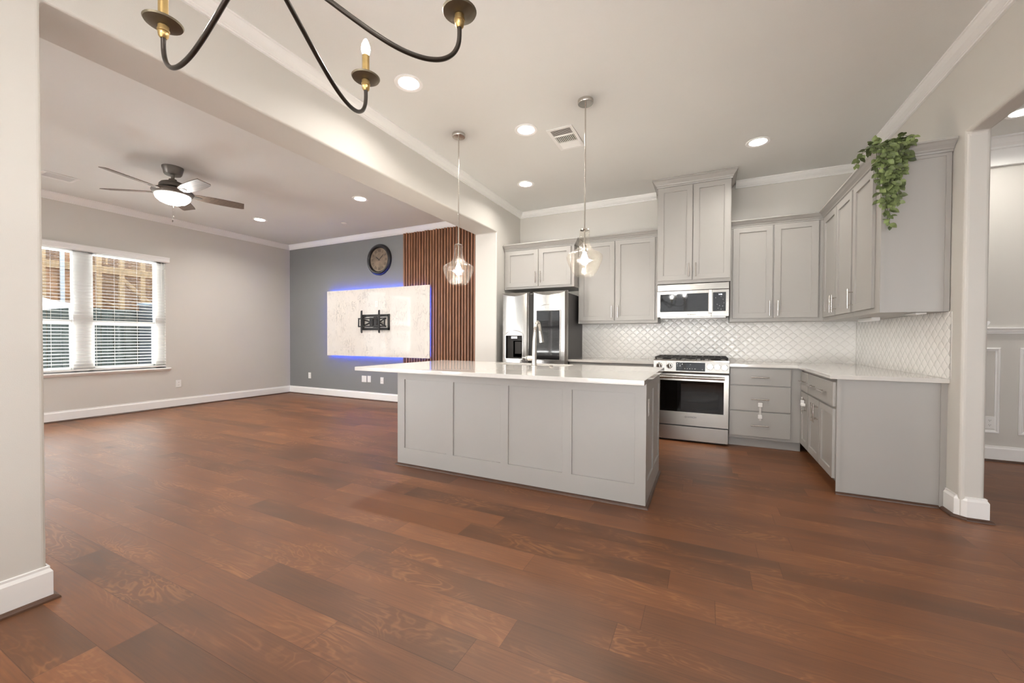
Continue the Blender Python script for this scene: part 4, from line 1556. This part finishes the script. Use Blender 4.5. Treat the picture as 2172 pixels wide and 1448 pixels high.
def vent(label, x0, x1, y0, y1, kind):
    T = thing('ceiling_vent', label, 'vent', ((x0+x1)/2, (y0+y1)/2, ZC))
    z = ZC-0.0005
    fw = 0.03
    m = MB()
    for a, b, c, d in ((x0, x1, y0, y0+fw), (x0, x1, y1-fw, y1), (x0, x0+fw, y0+fw, y1-fw), (x1-fw, x1, y0+fw, y1-fw)):
        m.box(a, b, c, d, z-0.008, z)
    m.build('frame', TRIM, T, bevel=0.003)
    MB().box(x0+fw, x1-fw, y0+fw, y1-fw, z-0.0015, z).build('backing', SLOT, T)
    m = MB()
    L = y1-y0-2*fw
    ya = y0+fw
    if kind == 3:
        secs = ((ya, ya+L*0.30, 'x', 0.9), (ya+L*0.35, ya+L*0.66, 'y', 0.5), (ya+L*0.70, ya+L, 'x', -0.9))
        m.box(x0+fw, x1-fw, ya+L*0.30, ya+L*0.35, z-0.008, z-0.002)
        m.box(x0+fw, x1-fw, ya+L*0.66, ya+L*0.70, z-0.008, z-0.002)
    else:
        secs = ((ya, ya+L, 'y', 0.5),)
    for a, b, ax, tilt in secs:
        if ax == 'x':
            n = 7
            for k in range(n):
                yc = a+(b-a)*(k+0.5)/n
                h = (b-a)/n*0.55
                m.add([(x0+fw, yc-h, z-0.002-(0.005 if tilt > 0 else 0)), (x1-fw, yc-h, z-0.002-(0.005 if tilt > 0 else 0)), (x1-fw, yc+h, z-0.002-(0 if tilt > 0 else 0.005)), (x0+fw, yc+h, z-0.002-(0 if tilt > 0 else 0.005))], [(0, 1, 2, 3)])
        else:
            n = 11
            for k in range(n):
                xc = x0+fw+(x1-x0-2*fw)*(k+0.5)/n
                m.box(xc-0.003, xc+0.003, a, b, z-0.008, z-0.002)
    m.build('louvres', TRIM, T)


vent('square white ceiling vent with louvres above the island', -1.339, -1.095, 3.446, 3.876, 3)
vent('small white ceiling vent in the living room near the left wall', -7.08, -6.83, 1.80, 2.10, 1)
sd = thing('ceiling_sensor', 'small white round cover on the living room ceiling', 'sensor', (-5.43, 4.785, ZC))
MB().lathe([(0.048, 0.0), (0.048, -0.006), (0.040, -0.010), (0.0, -0.011)], (-5.43, 4.785, ZC-0.0005), 28, cap=False).build('cover', TRIM, sd)

# pendants
def pendant(loc, label):
    T = thing('pendant_light', label, 'pendant light', loc, 0, 'pendants above the island')
    Z = -loc[2]
    MB().lathe([(0.062, 0.0), (0.062, -0.022), (0.058, -0.028), (0.0, -0.029)], (0, 0, -0.0005), 32, cap=False).build('canopy', NICKEL, T, local=True)
    MB().tube([(0, 0, -0.028), (0, 0, 1.895+Z)], 0.0055, 12).build('rod', NICKEL, T, local=True)
    gp = [(0.036, 2.020), (0.041, 2.012), (0.0405, 1.96), (0.042, 1.925), (0.048, 1.898), (0.062, 1.872), (0.088, 1.852), (0.120, 1.836), (0.138, 1.822), (0.1445, 1.806), (0.143, 1.788),
          (0.132, 1.755), (0.114, 1.715), (0.094, 1.680), (0.078, 1.660), (0.070, 1.652), (0.060, 1.649)]
    gl = MB().lathe([(r, h+Z) for r, h in gp], (0, 0, 0), 56, cap=False, sharp=80).build('glass_shade', GLASSP, T, local=True)
    gl.data.materials[0] = GLASSP
    m = MB().lathe([(0.010, 2.035+Z), (0.014, 2.028+Z), (0.034, 2.026+Z), (0.036, 2.018+Z), (0.010, 2.016+Z)], (0, 0, 0), 28, cap=True)
    m.build('cap', CHROME, T, local=True)
    MB().lathe([(0.008, 1.905+Z), (0.017, 1.895+Z), (0.019, 1.850+Z), (0.016, 1.842+Z)], (0, 0, 0), 20).build('socket', NICKEL, T, local=True)
    bp_ = [(0.0, 1.742+Z), (0.014, 1.745+Z), (0.024, 1.756+Z), (0.029, 1.775+Z), (0.027, 1.795+Z), (0.019, 1.818+Z), (0.013, 1.834+Z), (0.013, 1.843+Z)]
    MB().lathe(bp_, (0, 0, 0), 24, cap=False, sharp=80).build('bulb', BULB, T, local=True)
    return T


p1 = pendant((-0.889, 3.154, ZC), 'seeded glass pendant light nearer the range, above the island top')
dup(p1, (-2.100, 3.166, ZC), 0, 'seeded glass pendant light in front of the walnut slat panel')

# ceiling fan
fx, fy = -5.41, 2.402
fan = thing('ceiling_fan', 'grey five-blade ceiling fan with a lit bowl light', 'fan', (fx, fy, ZC))
MB().lathe([(0.098, 0.0), (0.098, -0.012), (0.082, -0.075), (0.074, -0.086), (0.0, -0.088)], (fx, fy, ZC-0.0005), 40, cap=False).build('canopy', FANMETAL, fan)
MB().lathe([(0.0, 2.975), (0.022, 2.972), (0.018, 2.955), (0.016, 2.925), (0.018, 2.922), (0.036, 2.915), (0.040, 2.885)], (fx, fy, 0), 24, cap=False).build('downrod', FANMETAL, fan)
MB().lathe([(0.040, 2.895), (0.075, 2.885), (0.105, 2.872), (0.122, 2.850), (0.126, 2.822), (0.110, 2.808), (0.150, 2.798), (0.185, 2.785), (0.190, 2.770), (0.172, 2.742), (0.160, 2.735)], (fx, fy, 0), 48).build('motor_housing', FANMETAL, fan)
MB().lathe([(0.156, 2.738), (0.160, 2.722), (0.150, 2.695), (0.120, 2.665), (0.075, 2.645), (0.0, 2.638)], (fx, fy, 0), 40, cap=False).build('light_bowl', FANLENS, fan)
for k in range(5):
    a = math.radians(-73.5+72*k)
    ca, sa = math.cos(a), math.sin(a)
    pt = math.radians(13)

    def bl(r, s, dz=0.0):
        # s: across the blade, pitched
        y, z = s*math.cos(pt)-dz*math.sin(pt), -s*math.sin(pt)+dz*math.cos(pt)
        return (fx+ca*r-sa*y, fy+sa*r+ca*y, 2.768+z)
    prof = [(0.17, 0.035), (0.22, 0.058), (0.32, 0.070), (0.45, 0.074), (0.58, 0.070), (0.66, 0.062), (0.685, 0.050)]
    tip = [(0.665, -0.066)]
    low = [(0.60, -0.071), (0.45, -0.072), (0.32, -0.066), (0.22, -0.052), (0.17, -0.035)]
    pts = prof+tip+low
    m = MB()
    n = len(pts)
    m.add([bl(r, s, 0.004) for r, s in pts]+[bl(r, s, -0.004) for r, s in pts],
          [tuple(range(n)), tuple(range(2*n-1, n-1, -1))]+[(i, (i+1) % n, n+(i+1) % n, n+i) for i in range(n)])
    bo = m.build('blade', FANWOOD, fan, bevel=0.001, seg=1)
    m = MB()
    q = [(0.13, 0.022), (0.20, 0.030), (0.255, 0.020), (0.265, 0.0), (0.255, -0.020), (0.20, -0.030), (0.13, -0.022)]
    n = len(q)
    m.add([bl(r, s, -0.0045) for r, s in q]+[bl(r, s, -0.010) for r, s in q],
          [tuple(range(n)), tuple(range(2*n-1, n-1, -1))]+[(i, (i+1) % n, n+(i+1) % n, n+i) for i in range(n)])
    m.build('blade_iron', FANMETAL, bo)
for dx, dy, zb in ((0.035, -0.02, 2.43), (-0.035, 0.02, 2.487)):
    ch = MB().tube([(fx+dx, fy+dy, 2.70), (fx+dx, fy+dy, zb+0.03)], 0.0018, 6).build('pull_chain', NICKEL, fan)
    MB().lathe([(0.0, 0.034), (0.004, 0.030), (0.006, 0.012), (0.003, 0.0), (0.0, 0.0)], (fx+dx, fy+dy, zb), 12, cap=False).build('pull', FANMETAL, ch)

# chandelier
hx, hy = -0.922, 0.573
chd = thing('chandelier', 'dark bronze chandelier with curved arms and brass candle sleeves', 'chandelier', (hx, hy, 2.0))
MB().lathe([(0.0, 1.985), (0.012, 1.988), (0.020, 2.000), (0.030, 2.015), (0.030, 2.05), (0.018, 2.065), (0.009, 2.075), (0.007, 2.30), (0.007, 3.02), (0.055, 3.025), (0.060, 3.0505)], (hx, hy, 0), 28).build('stem', BRONZE, chd)
AP = [(0.02, 2.028), (0.06, 2.004), (0.10, 1.984), (0.15, 1.960), (0.20, 1.936), (0.25, 1.914), (0.30, 1.8965), (0.345, 1.888), (0.385, 1.8875), (0.42, 1.896), (0.447, 1.914), (0.463, 1.938), (0.4695, 1.965), (0.47, 2.002)]
def smooth_profile(P, n=5):
    out = []
    for i in range(len(P)-1):
        p0, p1, p2, p3 = P[max(0, i-1)], P[i], P[i+1], P[min(len(P)-1, i+2)]
        for k in range(n):
            t = k/n
            out.append(tuple(0.5*((2*p1[j])+(-p0[j]+p2[j])*t+(2*p0[j]-5*p1[j]+4*p2[j]-p3[j])*t*t+(-p0[j]+3*p1[j]-3*p2[j]+p3[j])*t**3) for j in (0, 1)))
    return out+[P[-1]]


AP = smooth_profile(AP)
for ang in (176.95, 106.7, 49.1, -9.0, -68.0, -126.0):
    a = math.radians(ang)
    ca, sa = math.cos(a), math.sin(a)
    ao = MB().tube([(hx+ca*r, hy+sa*r, z) for r, z in AP], 0.0062, 12).build('arm', BRONZE, chd)
    tx, ty = hx+ca*0.47, hy+sa*0.47
    MB().lathe([(0.0075, 1.994), (0.0115, 1.999), (0.013, 2.008), (0.0125, 2.011), (0.0145, 2.013), (0.0145, 2.018), (0.013, 2.021), (0.013, 2.028), (0.008, 2.030)], (tx, ty, 0), 24).build('nozzle', BRASS, ao)
    MB().lathe([(0.008, 2.0285), (0.030, 2.030), (0.044, 2.0345), (0.0465, 2.039), (0.044, 2.039), (0.030, 2.0345), (0.008, 2.033)], (tx, ty, 0), 32, cap=False).build('drip_plate', BOBE, ao)
    MB().lathe([(0.0118, 2.032), (0.0118, 2.113), (0.0095, 2.114)], (tx, ty, 0), 20).build('candle_sleeve', BRASS, ao)
    MB().lathe([(0.0085, 2.113), (0.0125, 2.124), (0.0145, 2.134), (0.013, 2.146), (0.008, 2.160), (0.003, 2.168), (0.0, 2.170)], (tx, ty, 0), 18, cap=False, sharp=80).build('bulb', CANDLE, ao)

# ================================================================== IVY
ivy = thing('hanging_ivy', 'green artificial ivy trailing over the end of the right-hand wall cabinet', 'plant', (1.13, 3.72, 2.49))
rnd = random.Random(11)
strands = []
TOPZ = 2.497
for (x0, zb, yo) in ((1.062, 2.26, 0.0), (1.075, 2.10, 0.006), (1.095, 2.17, 0.0), (1.112, 2.02, 0.008), (1.128, 1.945, 0.002), (1.140, 1.925, 0.010), (1.150, 2.05, 0.0), (1.165, 2.14, 0.008),
                     (1.180, 2.12, 0.0), (1.195, 2.10, 0.006), (1.208, 2.22, 0.0), (1.222, 2.30, 0.006), (1.050, 2.35, 0.004), (1.235, 2.36, 0.0), (1.12, 2.25, 0.014), (1.17, 2.28, 0.012)):
    xs = 1.14+(x0-1.14)*0.75
    pts = [(xs+rnd.uniform(-0.02, 0.02), 3.82+rnd.uniform(-0.04, 0.05), TOPZ+0.012), (xs, 3.74, TOPZ+0.028), (x0, 3.675, TOPZ+0.024), (x0, 3.648-yo, TOPZ-0.01)]
    z = TOPZ-0.04
    xx = x0
    tx = 1.136+(x0-1.136)*0.80
    while z > zb:
        t = (TOPZ-z)/(TOPZ-zb)
        pts.append((x0+(tx-x0)*t+rnd.uniform(-0.005, 0.005), 3.655-yo+0.022*t+rnd.uniform(-0.006, 0.006), z))
        z -= 0.032
    strands.append(pts)
# sprays lying over the crown: towards the left (door side) and back
for (a, b) in (((1.14, 3.76), (0.995, 3.80)), ((1.12, 3.80), (1.01, 3.92)), ((1.15, 3.74), (1.25, 3.66)), ((1.16, 3.80), (1.27, 3.70)), ((1.12, 3.74), (1.02, 3.70)), ((1.14, 3.80), (1.20, 3.86)), ((1.16, 3.78), (1.255, 3.78))):
    pts = []
    for k in range(7):
        t = k/6
        pts.append((a[0]+(b[0]-a[0])*t, a[1]+(b[1]-a[1])*t, TOPZ+0.02+0.045*math.sin(PI*min(1, t*0.9))+rnd.uniform(-0.004, 0.004)-(0.05*max(0, t-0.75)/0.25 if b[0] < 1.03 else 0)))
    strands.append(pts)
sm = MB()
for p in strands:
    sm.tube(p, 0.0016, 5, cap=False)
sm.build('stems', STEMM, ivy)
lm = MB()


def leaf(p, d, up, L):
    d = d.normalized()
    s = d.cross(up)
    if s.length < 1e-4:
        s = d.orthogonal()
    s.normalize()
    n = s.cross(d).normalized()
    Wd = L*0.34
    rows = [(0.0, 0.0, 0.0), (0.25, 0.85, 0.03), (0.5, 1.0, 0.02), (0.78, 0.62, -0.04), (1.0, 0.0, -0.12)]
    vs = []
    for t, w_, h in rows:
        c = p+d*(L*t)+n*(L*h)
        if w_ == 0:
            vs.append(c)
        else:
            vs += [c+s*Wd*w_+n*L*0.05, c-n*L*0.03, c-s*Wd*w_+n*L*0.05]
    lm.add(vs, [(0, 1, 2), (0, 2, 3), (1, 4, 5, 2), (2, 5, 6, 3), (4, 7, 8, 5), (5, 8, 9, 6), (7, 10, 8), (8, 10, 9)], True)


for p in strands:
    side = 1
    for i in range(1, len(p)):
        a, b = Vector(p[i-1]), Vector(p[i])
        ax = (b-a).normalized()
        for t in ((0.5,) if i % 3 else (0.2, 0.8)):
            c = a.lerp(b, t)
            side = -side
            if ax.z < -0.5:
                d = Vector((side*rnd.uniform(0.15, 1.0), rnd.uniform(-0.7, 0.0), rnd.uniform(-1.0, -0.05)))
                up = Vector((rnd.uniform(-0.7, 0.7), -1, rnd.uniform(-0.2, 0.9)))
            else:
                d = ax*0.5+Vector((rnd.uniform(-1, 1), rnd.uniform(-1, 0.2), rnd.uniform(-0.1, 0.5)))
                up = Vector((0, 0, 1))
            leaf(c, d, up, rnd.uniform(0.036, 0.058))
    leaf(Vector(p[-1]), Vector((rnd.uniform(-0.3, 0.3), -0.2, -1)), Vector((0, -1, 0.3)), 0.034)
lm.build('foliage', LEAF, ivy, merge=False)

# ================================================================== OUTSIDE THE WINDOW
struct(MB().box(-22, XL-0.16, -9, 16, -0.5, -0.3).box(XL-0.16, 9, -9, -2.2, -0.5, -0.3), 'ground', mat('yard_soil', (0.22, 0.17, 0.12, 1), 0.9, nscale=4, nvar=0.4))
LUMB = mat('framing_lumber', (0.62, 0.40, 0.21, 1), 0.7, nscale=4, nvar=0.18, stretch=(6, 6, 1))
OSB = mat('osb_sheathing', (0.40, 0.22, 0.11, 1), 0.75, nscale=18, nvar=0.35)
FENC = mat('dark_green_fence', (0.020, 0.028, 0.027, 1), 0.85, nscale=5, nvar=0.3)
CANV = mat('white_canvas', (0.80, 0.84, 0.90, 1), 0.7)
struct(MB().box(-14, 9, -8.2, -8.0, -0.3, 2.0), 'wall_yard', mat('dark_yard_wall', (0.10, 0.11, 0.11, 1), 0.8, nscale=3, nvar=0.3))
hs = thing('house_frame', 'timber frame of a house under construction outside the window', 'building', (-14, 5, -0.3))
m = MB()
hxw = -13.5
for y in (0.9, 1.3, 1.7, 2.1, 2.5, 2.9, 3.3, 3.50, 4.04, 4.43, 4.86, 5.28, 5.70, 6.1, 6.5, 6.9, 7.3):
    m.box(hxw, hxw+0.09, y-0.05, y+0.05, -0.3, 4.6)
for z in (-0.25, 2.72, 2.80, 3.20, 4.5):
    m.box(hxw-0.005, hxw+0.095, 0.6, 7.6, z, z+0.085)
m.build('stud_wall', LUMB, hs)
m = MB()
m.tube([(hxw-0.07, 4.70, 2.85), (hxw-0.07, 5.75, 1.75)], 0.065, 6)
m.tube([(hxw-0.5, 4.3, 2.6), (hxw-0.5, 6.6, 2.45)], 0.05, 6)
m.tube([(hxw-0.9, 4.6, 2.2), (hxw-0.9, 5.6, 1.7)], 0.05, 6)
m.build('brace', LUMB, hs)
m = MB()
m.box(hxw-0.06, hxw-0.02, 3.52, 3.76, -0.3, 2.70)
m.box(hxw-0.06, hxw-0.02, 3.84, 4.04, -0.3, 4.6)
m.box(hxw-0.06, hxw-0.02, 0.6, 3.50, -0.3, 4.6)
m.box(hxw-0.06, hxw-0.02, 4.04, 4.40, -0.3, 2.3)
m.build('sheathing', mat('plywood_sheathing', (0.60, 0.33, 0.17, 1), 0.75, nscale=6, nvar=0.25), hs)
m = MB()
m.box(hxw-2.4, hxw-2.3, 0.6, 9.0, -0.3, 5.0)
m.build('back_wall', OSB, hs)
m = MB()
for y in (1.0, 2.2, 3.4, 4.6, 5.8, 7.0):
    m.box(hxw-2.3, hxw, y-0.02, y+0.02, 2.95, 3.2)
m.build('joists', LUMB, hs)
MB().box(hxw+0.10, hxw+0.14, 3.76, 3.83, -0.3, 4.6).build('wrap_strip', CANV, hs)
fe = thing('yard_fence', 'dark green screened fence outside the window', 'fence', (-10.7, 3.5, -0.3))
m = MB()
for k in range(34):
    y = 0.5+k*0.18
    m.box(-10.72, -10.70, y, y+0.172, -0.3, 1.70+0.015*math.sin(k*2.1))
m.build('screen', FENC, fe)
m = MB()
for y in (0.8, 2.6, 4.4, 6.2):
    m.box(-10.78, -10.72, y-0.04, y+0.04, -0.3, 1.66)
m.build('posts', FENC, fe)
tn = thing('canopy_tent', 'white canopy tent roof outside the left part of the window', 'tent', (-9.9, 2.0, -0.3))
m = MB()
cx0, cy0, ztop, zed = -9.6, 1.35, 2.62, 1.66
N_ = 10
for sgn in range(4):
    c0 = [(-1, -1), (1, -1), (1, 1), (-1, 1)][sgn]
    c1 = [(1, -1), (1, 1), (-1, 1), (-1, -1)][sgn]
    prev = None
    for k in range(N_+1):
        t = k/N_
        z = zed+(ztop-zed)*(1-t)**1.7
        a = (cx0+c0[0]*0.85*t, cy0+c0[1]*1.26*t, z)
        b = (cx0+c1[0]*0.85*t, cy0+c1[1]*1.26*t, z)
        if prev:
            m.quad(prev[0], prev[1], b, a)
        prev = (a, b)
    m.quad(prev[0], prev[1], (prev[1][0], prev[1][1], zed-0.06), (prev[0][0], prev[0][1], zed-0.06))
m.build('canopy', CANV, tn)
for sx_, sy_ in ((-0.83, -1.22), (0.83, -1.22), (0.83, 1.22), (-0.83, 1.22)):
    MB().tube([(cx0+sx_, cy0+sy_, -0.3), (cx0+sx_, cy0+sy_, 1.64)], 0.02, 8).build('pole', NICKEL, tn)
bx = thing('utility_box', 'dark slate-blue cabinet beside the fence outside the window', 'box', (-10.3, 4.25, -0.3))
MB().box(-10.6, -10.05, 4.10, 5.00, -0.3, 1.80).build('body', mat('slate_blue_paint', (0.045, 0.056, 0.070, 1), 0.6), bx, bevel=0.01)
MB().box(-10.62, -10.03, 4.07, 5.03, 1.80, 1.84).build('lid', mat('blue_grey_lid', (0.28, 0.36, 0.45, 1), 0.5), bx, bevel=0.008)
m = MB()
for k in range(7):
    y = 4.16+k*0.062
    h = (0.02, 0.045, 0.02, 0.03, 0.09, 0.11, 0.07)[k]
    m.box(-10.0495, -10.047, y, y+0.028, 1.58-0.01*(k % 3), 1.58-0.01*(k % 3)+h)
m.build('white_marks', WHITEP, bx)
